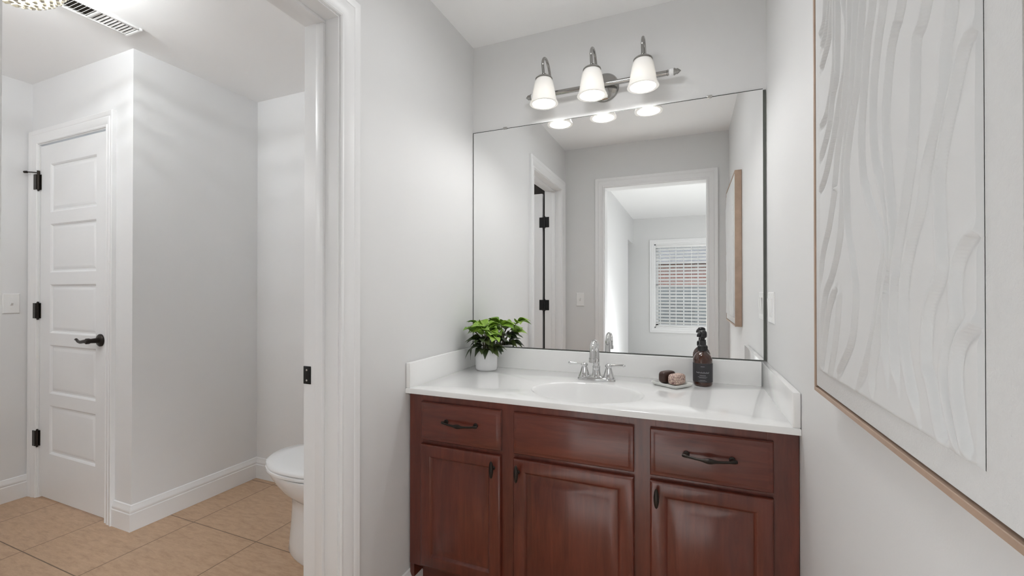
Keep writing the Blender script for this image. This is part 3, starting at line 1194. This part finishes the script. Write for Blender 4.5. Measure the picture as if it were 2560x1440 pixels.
bmL, bmD, bmS = B(), B(), B()
top = Vector((px, py, CTS + .085))
rng = random.Random(23)
stems = []
for k in range(15):
    az = 2 * PI * k / 15 + rng.uniform(-.2, .2)
    rr = rng.uniform(.015, .088)
    hh = rng.uniform(.065, .105) if k % 2 else rng.uniform(.09, .125)
    e = top + Vector((math.cos(az) * rr, math.sin(az) * rr * .8, hh))
    e.y = min(e.y, 1.90)
    tube(bmS, smooth_path([top + Vector((math.cos(az) * .012, math.sin(az) * .012, -.005)), top + Vector((math.cos(az) * rr * .4, math.sin(az) * rr * .3, hh * .6)), e], 3), .0016, 6)
    stems.append((e, az))


def clampy(b, d, L):
    # keep leaves off the mirror and the side wall
    tip = b + Vector(d).normalized() * L
    if tip.y > 1.915:
        return False
    if tip.x < XL + .02:
        return False
    return True


for e, az in stems:
    for j in range(3):
        a = az + rng.uniform(-1.3, 1.3)
        d = Vector((math.cos(a), math.sin(a), rng.uniform(.1, .75)))
        L = rng.uniform(.062, .085)
        if clampy(e, d, L):
            leaf(bmL, e, d, L, L * rng.uniform(.72, .92), rng.uniform(.15, .5), rng.uniform(.15, .5), rng.uniform(-.5, .5))
for k in range(34):
    az = 2 * PI * k / 34 + rng.uniform(-.2, .2)
    rr = rng.uniform(.025, .05)
    b = top + Vector((math.cos(az) * rr, math.sin(az) * rr, rng.uniform(.008, .07)))
    d = Vector((math.cos(az), math.sin(az), rng.uniform(-.35, .35)))
    L = rng.uniform(.055, .080)
    if clampy(b, d, L):
        leaf(bmD, b, d, L, L * rng.uniform(.62, .85), rng.uniform(.1, .45), rng.uniform(.2, .5), rng.uniform(-.6, .6))
# the low leaf hanging over the pot's front rim and one drooping tip at the left
for a, h, dz in ((-1.75, .020, -.10), (-1.2, .016, -.2), (-2.3, .025, .1), (-.8, .03, .0)):
    leaf(bmD, top + Vector((math.cos(a) * .035, math.sin(a) * .035, h)), (math.cos(a), math.sin(a), dz), .055, .036, .55, .3)
leaf(bmD, top + Vector((-.055, -.02, .035)), (-.15, -.25, -1), .07, .012, .1, .3)
obj('stems', bmS, M_STEM, pp)
obj('leaves', bmL, M_LEAF, pp, smooth=60, label='lime green upper leaves')
obj('leaves', bmD, M_LEAFD, pp, smooth=60, label='dark green lower leaves')

# ================================================================ soap bottle
bx, by = .0480, 1.862
sb = thing('soap_bottle', 'amber glass bottle with dark label and black pump on the right of the counter', 'bottle', (bx, by, CTS))
bm = B()
lathe(bm, [(.030, 0), (.0345, .003), (.0355, .008), (.0355, .098), (.034, .108), (.029, .119), (.022, .127), (.0155, .132), (.0145, .136), (.0145, .148)], (bx, by, CTS), 48)
obj('bottle_body', bm, M_AMBER, sb, smooth=50)
bm = B()
lathe(bm, [(.0355, .0165), (.0362, .017), (.0362, .0895), (.0355, .090)], (bx, by, CTS), 48, caps=False)
lb = obj('label_wrap', bm, M_LABEL, sb, smooth=50)


def onlabel(u, z, d=.0003):
    """point on the label: u metres along the curve from the side facing the camera."""
    a0 = math.atan2(-by, -bx)
    a = a0 + u / .0362
    r = .0362 + d
    return (bx + r * math.cos(a), by + r * math.sin(a), CTS + z)


bm = B()
pts = []
for i in range(70):                                   # the illegible script line
    t = i / 69
    u = -.024 + .048 * t
    pts.append(onlabel(u + .0013 * math.sin(i * 1.9), .0545 + .0042 * math.sin(i * .95) * (1 - .6 * abs(math.sin(i * .23)))))
tube(bm, pts, .00045, 5)
for (w, z, th) in ((.022, .0440, .0007), (.034, .0385, .0004), (.026, .0350, .0004), (.018, .026, .0004), (.030, .0225, .0004), (.014, .078, .0006)):
    tube(bm, [onlabel(-w / 2 + w * i / 12, z) for i in range(13)], th, 5)
obj('label_lettering', bm, M_LETTER, lb, label='pale small lettering on the dark label')
bm = B()
lathe(bm, [(.0172, .136), (.0180, .138), (.0180, .154), (.0165, .157), (.0125, .159), (.0115, .172), (.0125, .174), (.0125, .178), (.0085, .180), (.0085, .190)], (bx, by, CTS), 28)
for i in range(24):
    a = 2 * PI * i / 24
    obox(bm, (bx + .018 * math.cos(a), by + .018 * math.sin(a), CTS + .146), .0012, .0016, .015, Matrix.Rotation(a, 4, 'Z'))
obj('pump_collar', bm, M_PUMP, sb, smooth=40)
bm = B()
lathe(bm, [(.0105, .186), (.0150, .190), (.0160, .197), (.0155, .208), (.0125, .214), (.004, .2165)], (bx, by, CTS), 24)
hd = Vector((-.75, -.66, 0))
c0 = Vector((bx, by, CTS + .203))
tube(bm, [c0, c0 + hd * .012, c0 + hd * .018 + Vector((0, 0, -.001)), c0 + hd * .0215 + Vector((0, 0, -.006)), c0 + hd * .022 + Vector((0, 0, -.012))],
     [.0085, .0075, .0062, .0054, .0050], 14)
obj('pump_head', bm, M_PUMP, sb, smooth=50)

# ================================================================ soap tray and two soaps
TR = Matrix.Rotation(math.radians(-36), 4, 'Z')
tx, ty = -.065, 1.814
st = thing('soap_tray', 'white square soap tray beside the amber bottle', 'tray', (tx, ty, CTS))
bm = B()
h = .057
rings = []
for k, z in ((.86, 0), (.92, .002), (1.0, .010), (1.0, .0125), (.985, .0135), (.95, .0125), (.88, .006), (.84, .0045)):
    ring = []
    for i in range(40):
        a = 2 * PI * (i + .5) / 40
        c, s = math.cos(a), math.sin(a)
        p = TR @ Vector((.061 * k * math.copysign(abs(c) ** .16, c), .0525 * k * math.copysign(abs(s) ** .16, s), 0))
        ring.append((tx + p.x, ty + p.y, CTS + z))
    rings.append(ring)
loft(bm, rings)
obj('tray_dish', bm, M_TRAY, st, smooth=50)


def soap(name, label, c, L, Wd, Hh, rot, m, rnd=.5):
    bm = B()
    t = bmesh.new()
    bmesh.ops.create_cube(t, size=1)
    bmesh.ops.subdivide_edges(t, edges=t.edges[:], cuts=7, use_grid_fill=True)
    for v in t.verts:
        p = Vector((v.co.x * 2, v.co.y * 2, v.co.z * 2))
        q = Vector((math.copysign(abs(p.x) ** 1.0, p.x), p.y, p.z))
        pn = (abs(q.x) ** 4 + abs(q.y) ** 4 + abs(q.z) ** 4) ** .25
        q = q / pn * 1.0 if pn > 0 else q
        q = q * max(abs(p.x), abs(p.y), abs(p.z))
        v.co = Vector((q.x * L / 2, q.y * Wd / 2, q.z * Hh / 2))
    bmesh.ops.transform(t, matrix=Matrix.Translation(c) @ Matrix.Rotation(rot, 4, 'Z'), verts=t.verts[:])
    join(bm, t)
    o = obj(name, bm, m, None, smooth=60, loc=(c[0], c[1], c[2] - Hh / 2))
    return tag(o, label, 'soap', 'soaps on the white tray')


soap('soap_bar', 'dark brown soap bar at the back of the white tray', (-.083, 1.838, CTS + .0052 + .0235), .074, .036, .047, math.radians(54), M_DSOAP)
soap('soap_bar', 'cream speckled soap bar lying at the front of the white tray', (-.046, 1.816, CTS + .0052 + .021), .074, .038, .042, math.radians(54), M_SSOAP)

# ================================================================ plates and switches


def plate(name, label, cat, c, nrm, gangs, kind='toggle'):
    """c: centre on the wall; nrm: 'x-','x+','y-','y+' room-facing direction."""
    w = .070 if gangs == 1 else .1145
    hgt = .1145
    o = thing(name, label, cat, c, 'wall light switches')

    def P(s, d, z):
        if nrm[0] == 'x':
            sg = 1 if nrm[1] == '+' else -1
            return (c[0] + sg * d, c[1] + s, c[2] + z)
        sg = 1 if nrm[1] == '+' else -1
        return (c[0] + s, c[1] + sg * d, c[2] + z)
    bm = B()
    loft(bm, [[P(-a, d, -b), P(a, d, -b), P(a, d, b), P(-a, d, b)] for a, b, d in
              ((w / 2, hgt / 2, 0.0003), (w / 2, hgt / 2, .003), (w / 2 - .004, hgt / 2 - .004, .0062))])
    obj('face_plate', bm, M_PLATE, o)
    for g in range(gangs):
        s = 0 if gangs == 1 else (-.023 + .046 * g)
        bm = B()
        if kind == 'toggle':
            loft(bm, [[P(s - a, d, z - b), P(s + a, d, z - b), P(s + a, d, z + b), P(s - a, d, z + b)] for a, b, d, z in
                      ((.0055, .0125, .006, 0), (.005, .011, .0085, .001), (.0042, .005, .017, .007))])
            obj('toggle', bm, M_PLATE, o)
        else:
            loft(bm, [[P(s - a, d, -b), P(s + a, d, -b), P(s + a, d + e, b), P(s - a, d + e, b)] for a, b, d, e in
                      ((.0165, .0335, .006, 0), (.0165, .0335, .0075, .003), (.0145, .0315, .0085, .003))])
            obj('rocker', bm, M_PLATE, o)
        for zz in (-.0475, .0475) if kind != 'toggle' else (-.030, .030):
            r = .0028
            bm = B()
            q = [P(s + r * math.cos(2 * PI * i / 10), .0061, zz + r * math.sin(2 * PI * i / 10)) for i in range(10)]
            q2 = [P(s + r * .7 * math.cos(2 * PI * i / 10), .0072, zz + r * .7 * math.sin(2 * PI * i / 10)) for i in range(10)]
            loft(bm, [q, q2])
            obj('screw', bm, M_PLATE, o)
    return o


plate('light_switch', 'white double rocker switch on the right wall beside the mirror edge', 'switch', (XR, 1.828, 1.149), 'x-', 2, 'rocker')
plate('light_switch', 'white toggle switch seen in the mirror left of the doorway', 'switch', (-.873, YR, 1.133), 'y+', 1)
plate('light_switch', 'white toggle switch on the far left wall beside the closet door', 'switch', (XF, 1.207, 1.136), 'x+', 1)

# ================================================================ framed relief art on the right wall
AX = .245                        # front face of the canvas
AY0, AY1, AZ0, AZ1 = .458, 1.087, 1.0025, 1.908
ar = thing('framed_art', 'large white plaster relief of wavy lines in a pale wood frame on the right wall', 'picture', (XR, (AY0 + AY1) / 2, AZ0))
fw = .0085
bm = B()
for a, b, c, d in ((AY0, AY1, AZ0, AZ0 + fw), (AY0, AY1, AZ1 - fw, AZ1), (AY0, AY0 + fw, AZ0 + fw, AZ1 - fw), (AY1 - fw, AY1, AZ0 + fw, AZ1 - fw)):
    box(bm, AX - .0015, XR - .0015, a, b, c, d, .0008, 1)
obj('frame', bm, M_ARTW, ar)
bm = B()
box(bm, AX + .016, XR - .002, AY0 + fw, AY1 - fw, AZ0 + fw, AZ1 - fw)
obj('backing', bm, M_ARTD, ar)
g = .0042
bm = B()
box(bm, AX, AX + .016, AY0 + fw + g, AY1 - fw - g, AZ0 + fw + g, AZ1 - fw - g, .0015)
obj('canvas_mat', bm, M_MAT, ar)
CURVES = [
    [(0.982,1.763),(0.991,1.728),(1.024,1.717)],
    [(0.952,1.744),(0.969,1.708),(1.010,1.686)],
    [(0.940,1.722),(0.957,1.678),(1.015,1.644)],
    [(0.924,1.727),(0.925,1.629),(0.937,1.595),(0.954,1.567),(0.980,1.543),(1.021,1.533)],
    [(0.909,1.717),(0.914,1.599),(0.942,1.562),(0.963,1.514),(1.027,1.466)],
    [(0.880,1.700),(0.861,1.649),(0.868,1.588),(0.900,1.544),(0.931,1.493),(0.981,1.436),(1.033,1.405)],
    [(0.851,1.681),(0.851,1.614),(0.865,1.562),(0.886,1.503),(0.912,1.452),(0.932,1.391),(0.930,1.388),(0.960,1.333),(1.002,1.285),(1.030,1.213)],
    [(0.823,1.664),(0.827,1.603),(0.840,1.537),(0.859,1.482),(0.884,1.409),(0.887,1.378),(0.900,1.307),(0.944,1.244),(0.989,1.202),(1.029,1.104)],
    [(0.792,1.644),(0.801,1.597),(0.813,1.538),(0.840,1.484),(0.867,1.416),(0.867,1.374),(0.861,1.314),(0.829,1.231),(0.830,1.174),(0.849,1.127),(0.903,1.079),(0.914,1.062)],
    [(0.754,1.620),(0.774,1.573),(0.788,1.518),(0.800,1.451),(0.797,1.389),(0.781,1.356),(0.750,1.313),(0.718,1.270),(0.732,1.228),(0.757,1.156),(0.789,1.102),(0.831,1.055)],
    [(0.719,1.599),(0.738,1.553),(0.755,1.496),(0.756,1.436),(0.744,1.384),(0.721,1.344),(0.706,1.293),(0.709,1.241),(0.737,1.169),(0.763,1.096),(0.766,1.056)],
    [(0.665,1.565),(0.681,1.544),(0.699,1.515),(0.712,1.457),(0.711,1.411),(0.703,1.337),(0.692,1.264),(0.714,1.209),(0.719,1.151),(0.711,1.086)],
    [(0.924,1.219),(0.971,1.172),(1.020,1.056)],
    [(0.905,1.210),(0.921,1.144),(0.964,1.052)],
    [(0.684,1.238),(0.697,1.172),(0.689,1.122)],
    [(0.605,1.528),(0.629,1.499),(0.635,1.450),(0.640,1.385),(0.655,1.334),(0.677,1.275),(0.691,1.224),(0.694,1.139),(0.679,1.089)],
    [(0.558,1.498),(0.572,1.456),(0.573,1.423),(0.588,1.386),(0.610,1.348),(0.623,1.305),(0.643,1.271),(0.662,1.223),(0.665,1.157),(0.649,1.106),(0.628,1.063)],
    [(0.515,1.455),(0.538,1.443),(0.556,1.405),(0.572,1.367),(0.584,1.327),(0.581,1.265),(0.580,1.230),(0.605,1.190),(0.612,1.135),(0.600,1.110),(0.584,1.066),(0.572,1.055)],
    [(0.517,1.268),(0.534,1.260),(0.550,1.240),(0.556,1.208),(0.554,1.184),(0.571,1.149),(0.575,1.120),(0.563,1.084),(0.541,1.050)],
    [(0.514,1.186),(0.543,1.169),(0.556,1.140),(0.553,1.103),(0.534,1.054)],
]
ny, nz = 440, 230
ry0, ry1, rz0, rz1 = .518, 1.028, 1.051, 1.862
ys = np.linspace(ry0, ry1, ny)
zs = np.linspace(rz0, rz1, nz)
YY, ZZ = np.meshgrid(ys, zs, indexing='ij')
Hh = np.zeros_like(YY)
wob = .0012 * np.sin(YY * 31 + ZZ * 17) + .0008 * np.sin(YY * 13 - ZZ * 41)
for ci, c in enumerate(CURVES):
    c = [tuple(p) for p in c]
    if c[0][1] > 1.43 and c[0][0] > .5 and abs(c[0][0] - .515) > .01:      # carry the upper ends on to the top edge
        sl = (c[0][0] - c[1][0]) / max(.02, c[0][1] - c[1][1])
        sl = max(-.7, min(.25, sl))
        yt = c[0][0] + sl * .5 * (rz1 - c[0][1])
        c = [(yt, rz1 + .01), ((c[0][0] + yt) / 2 - .006, (c[0][1] + rz1) / 2)] + c
    p = np.array([(v.x, v.y) for v in smooth_path([(a, b, 0) for a, b in c], 5)])
    best = np.full(YY.shape, 9.0)
    sgn = np.zeros(YY.shape)
    frac = np.zeros(YY.shape)
    for i in range(len(p) - 1):
        a, b = p[i], p[i + 1]
        ab = b - a
        L2 = max(1e-9, ab @ ab)
        t = np.clip(((YY - a[0]) * ab[0] + (ZZ - a[1]) * ab[1]) / L2, 0, 1)
        dy = YY - a[0] - t * ab[0]
        dz = ZZ - a[1] - t * ab[1]
        dd = np.hypot(dy, dz)
        m = dd < best
        best[m] = dd[m]
        sgn[m] = np.sign(dy * -ab[1] + dz * ab[0])[m]
        frac[m] = ((i + t) / (len(p) - 1))[m]
    sd = best * sgn                              # positive on the far (mirror) side
    amp = .0044 * np.clip(np.minimum(frac, 1 - frac) / .06, .25, 1)
    far = np.clip(1 - np.maximum(sd, 0) / .0150, 0, 1)
    nd = np.maximum(-sd, 0)
    st = np.clip(nd / .0042, 0, 1)
    near = np.where(nd < .0042, 1 - 1.9 * st * st * (3 - 2 * st), -.9 * np.exp(-((nd - .0042) / .0075) ** 2))
    prof = np.where(sd >= 0, far * far * (3 - 2 * far), near)
    Hh = np.where(np.abs(amp * prof) > np.abs(Hh), amp * prof, Hh)
edge = np.minimum(np.minimum(YY - ry0, ry1 - YY), np.minimum(ZZ - rz0, rz1 - ZZ))
base = np.where(edge < .0012, 0.0, .0046)
X = AX - base - np.where(edge < .0012, 0, Hh) - np.where(edge < .0012, 0, wob * .25 + .0003)
verts = np.stack([X, YY, ZZ], -1).reshape(-1, 3)
idx = np.arange(ny * nz).reshape(ny, nz)
faces = np.stack([idx[:-1, :-1], idx[:-1, 1:], idx[1:, 1:], idx[1:, :-1]], -1).reshape(-1, 4)
me = bpy.data.meshes.new('relief_panel')
me.from_pydata((verts - np.array(ORG[ar])).tolist(), [], faces.tolist())
me.update()
me.materials.append(M_RELIEF)
me.shade_smooth()
bmx = bmesh.new()
bmx.from_mesh(me)
if bmx.faces and sum(f.normal.x for f in bmx.faces) > 0:
    bmesh.ops.reverse_faces(bmx, faces=bmx.faces[:])
bmx.to_mesh(me)
bmx.free()
o = bpy.data.objects.new('relief_panel', me)
link(o)
o.parent = ar
ORG[o] = ORG[ar]

# ================================================================ toilet (its front shows past the door jamb)
tcx, tcy = -1.50, 1.535
to = thing('toilet', 'white porcelain toilet half hidden behind the door jamb', 'toilet', (tcx, tcy, 0))


def egg(xf, xb, b, z, n=48, pw=2.0, sq=2.6):
    """outline with a rounded front tip at xf (low x) and a squarer back at xb; half width b."""
    xm = xf + (xb - xf) * .50
    out = []
    for i in range(n):
        a = 2 * PI * i / n
        c, s = math.cos(a), math.sin(a)
        if c < 0:
            x = xm + (xm - xf) * math.copysign(abs(c) ** (2 / pw), c)
            y = tcy + b * math.copysign(abs(s) ** (2 / pw), s)
        else:
            x = xm + (xb - xm) * abs(c) ** (2 / sq)
            y = tcy + b * math.copysign(abs(s) ** (2 / sq), s)
        out.append((x, y, z))
    return out


bm = B()
rings = [egg(-1.757, -1.20, .128, 0.0, sq=4), egg(-1.765, -1.20, .132, .012, sq=4), egg(-1.762, -1.20, .130, .05, sq=4),
         egg(-1.752, -1.22, .124, .14, sq=4), egg(-1.745, -1.24, .121, .22, sq=4), egg(-1.745, -1.25, .122, .262),
         egg(-1.760, -1.27, .136, .278), egg(-1.795, -1.29, .156, .305), egg(-1.830, -1.30, .170, .338), egg(-1.854, -1.30, .180, .368), egg(-1.862, -1.30, .184, .386), egg(-1.860, -1.30, .183, .392)]
loft(bm, rings)
obj('bowl', bm, M_PORC, to, smooth=60)
bm = B()
loft(bm, [egg(-1.860, -1.37, .182, .3945), egg(-1.869, -1.37, .187, .398), egg(-1.869, -1.37, .187, .408), egg(-1.862, -1.37, .183, .411)])
obj('seat', bm, M_PORC, to, smooth=50)
bm = B()
loft(bm, [egg(-1.860, -1.36, .182, .4135), egg(-1.868, -1.36, .187, .417), egg(-1.867, -1.36, .186, .426), egg(-1.854, -1.36, .178, .433), egg(-1.79, -1.38, .145, .4375), egg(-1.70, -1.42, .08, .440), egg(-1.60, -1.50, .01, .4405)])
obj('lid', bm, M_PORC, to, smooth=50)
for s in (-1, 1):
    bm = B()
    tube(bm, [(-1.352, tcy + s * .095, .402), (-1.352, tcy + s * .055, .402)], .014, 12)
    obj('seat_hinge', bm, M_PORC, to)
bm = B()
box(bm, -1.345, -1.162, tcy - .20, tcy + .20, .375, .735, .022, 4)
box(bm, -1.32, -1.20, tcy - .10, tcy + .10, .22, .38)
tk = obj('tank', bm, M_PORC, to, smooth=50)
bm = B()
box(bm, -1.355, -1.155, tcy - .212, tcy + .212, .736, .775, .010, 3)
obj('tank_lid', bm, M_PORC, to, smooth=50)
bm = B()
lathe(bm, [(.012, 0), (.012, -.012)], (-1.346, tcy - .14, .68), 14, 'x')
tube(bm, [(-1.358, tcy - .14, .68), (-1.362, tcy - .08, .672)], .006, 10)
obj('flush_lever', bm, M_CHROME, tk)

# ================================================================ ceiling vent
vx0, vx1, vy0, vy1 = -2.492, -2.372, .898, 1.212
ve = thing('ceiling_vent', 'white louvred air vent in the bathroom ceiling beside the beaded light', 'vent', ((vx0 + vx1) / 2, (vy0 + vy1) / 2, H))
bm = B()
fw = .014
for a, b, c, d in ((vx0, vx1, vy0, vy0 + fw), (vx0, vx1, vy1 - fw, vy1), (vx0, vx0 + fw, vy0 + fw, vy1 - fw), (vx1 - fw, vx1, vy0 + fw, vy1 - fw)):
    box(bm, a, b, c, d, H - .012, H - .0005, .003, 2)
ym = (vy0 + vy1) / 2
box(bm, vx0 + fw, vx1 - fw, ym - .004, ym + .004, H - .012, H - .0008)
obj('vent_frame', bm, M_PLATE, ve)
bm = B()
box(bm, vx0 + fw - .002, vx1 - fw + .002, vy0 + fw - .002, vy1 - fw + .002, H - .0012, H - .0004)
obj('vent_shade_sheet', bm, M_VDARK, ve, label='dark sheet behind the louvres standing for the shaded opening')  # thin dark sheet on the ceiling paints the shade inside the vent
bm = B()
pit = .0140
for half, tilt in ((0, 50), (1, -22)):
    a0 = vy0 + fw if half == 0 else ym + .002
    a1 = ym - .004 if half == 0 else vy1 - fw
    k = round((a1 - a0) / pit)
    for i in range(k):
        yy = a0 + pit * (i + .5)
        obox(bm, ((vx0 + vx1) / 2, yy, H - .0072), vx1 - vx0 - 2 * fw, .0092 if half == 0 else .0078, .0009, Matrix.Rotation(math.radians(tilt), 4, 'X'))
obj('louvres', bm, M_PLATE, ve)

# ================================================================ beaded ceiling light in the bathroom
kx, ky, kz, kr = -2.205, .735, 2.385, .148
ch = thing('beaded_ceiling_light', 'cream beaded bowl ceiling light cut off by the top left corner', 'ceiling lamp', (kx, ky, H))
bm = B()
lathe(bm, [(.062, -.0005), (.062, -.012), (.045, -.022), (.012, -.028)], (kx, ky, H), 28)
tube(bm, [(kx, ky, H - .02), (kx, ky, kz)], .008, 10)
for i in range(4):
    a = PI / 4 + i * PI / 2
    tube(bm, [(kx, ky, kz + .004), (kx + kr * math.cos(a), ky + kr * math.sin(a), kz - .002)], .004, 8)
ring = [(kx + kr * math.cos(2 * PI * i / 48), ky + kr * math.sin(2 * PI * i / 48), kz) for i in range(49)]
tube(bm, ring, .006, 8, caps=False)
obj('lamp_frame', bm, M_NICKEL, ch, smooth=50)
bm = B()
rngb = random.Random(5)
nb = 11
for r in range(nb):
    ph = PI / 2 * (r + .35) / nb
    cnt = max(1, int(2 * PI * math.cos(ph) * kr / .0235))
    if r == nb - 1:
        cnt = 4
    for i in range(cnt):
        a = 2 * PI * (i + .5 * (r % 2)) / cnt
        rr = kr * math.cos(ph)
        s = .0108 * rngb.uniform(.85, 1.12)
        ball(bm, (kx + rr * math.cos(a), ky + rr * math.sin(a), kz - kr * math.sin(ph)), s, 1, (1, 1, .9))
obj('bead_bowl', bm, M_CRYST, ch, smooth=0)
bm = B()
ball(bm, (kx, ky, kz - .045), .028, 2)
obj('bulb', bm, M_BULB, ch)
lamp('beaded_light_lamp', 'POINT', (kx, ky, kz + .014), 27, (.93, .97, 1.0), .03)
lamp('beaded_light_lamp', 'POINT', (kx, ky, kz - .090), 8.5, (.93, .97, 1.0), .03)

# ================================================================ unseen lamps added to brighten the rooms
for name, label, (lx, ly, lz) in (
        ('added_ceiling_lamp', 'round flush ceiling lamp added unseen near the bedroom doorway', (.55, -1.35, H)),
        ('added_ceiling_lamp', 'round flush ceiling lamp added unseen at the far right of the bedroom', (1.9, -2.7, H)),
        ('added_ceiling_lamp', 'round flush ceiling lamp added unseen over the vanity alcove', (-.36, 1.27, H))):
    fl = thing(name, label, 'ceiling lamp', (lx, ly, lz), 'added flush ceiling lamps')  # unseen lamp added for extra light
    k = .62 if ly > 0 else 1
    bm = B()
    lathe(bm, [(.19 * k, -.0005), (.19 * k, -.02), (.175 * k, -.03)], (lx, ly, lz), 36)
    obj('lamp_base', bm, M_NICKEL, fl)
    bm = B()
    lathe(bm, [(.172 * k, -.03), (.168 * k, -.055), (.15 * k, -.075), (.10 * k, -.086), (.01, -.09)], (lx, ly, lz), 36)
    obj('lamp_diffuser', bm, M_DIFFA if ly > 0 else M_DIFF, fl)
wl = thing('added_sconce', 'two-globe wall lamp added unseen on the near bathroom wall', 'wall lamp', (-2.75, YS, 2.0))  # unseen lamp added to light the bathroom
bm = B()
box(bm, -2.93, -2.57, YS + .0005, YS + .02, 1.95, 2.05, .004)
for xx in (-2.86, -2.64):
    tube(bm, [(xx, YS + .02, 2.0), (xx, YS + .075, 2.0)], .012, 12)
obj('lamp_base', bm, M_NICKEL, wl)
for xx in (-2.86, -2.64):
    bm = B()
    ball(bm, (xx, YS + .115, 2.0), .055, 3)
    obj('globe', bm, M_BULB, wl, smooth=60)
    lamp('added_sconce_light', 'POINT', (xx, YS + .20, 1.97), 4, NEUT, .05)
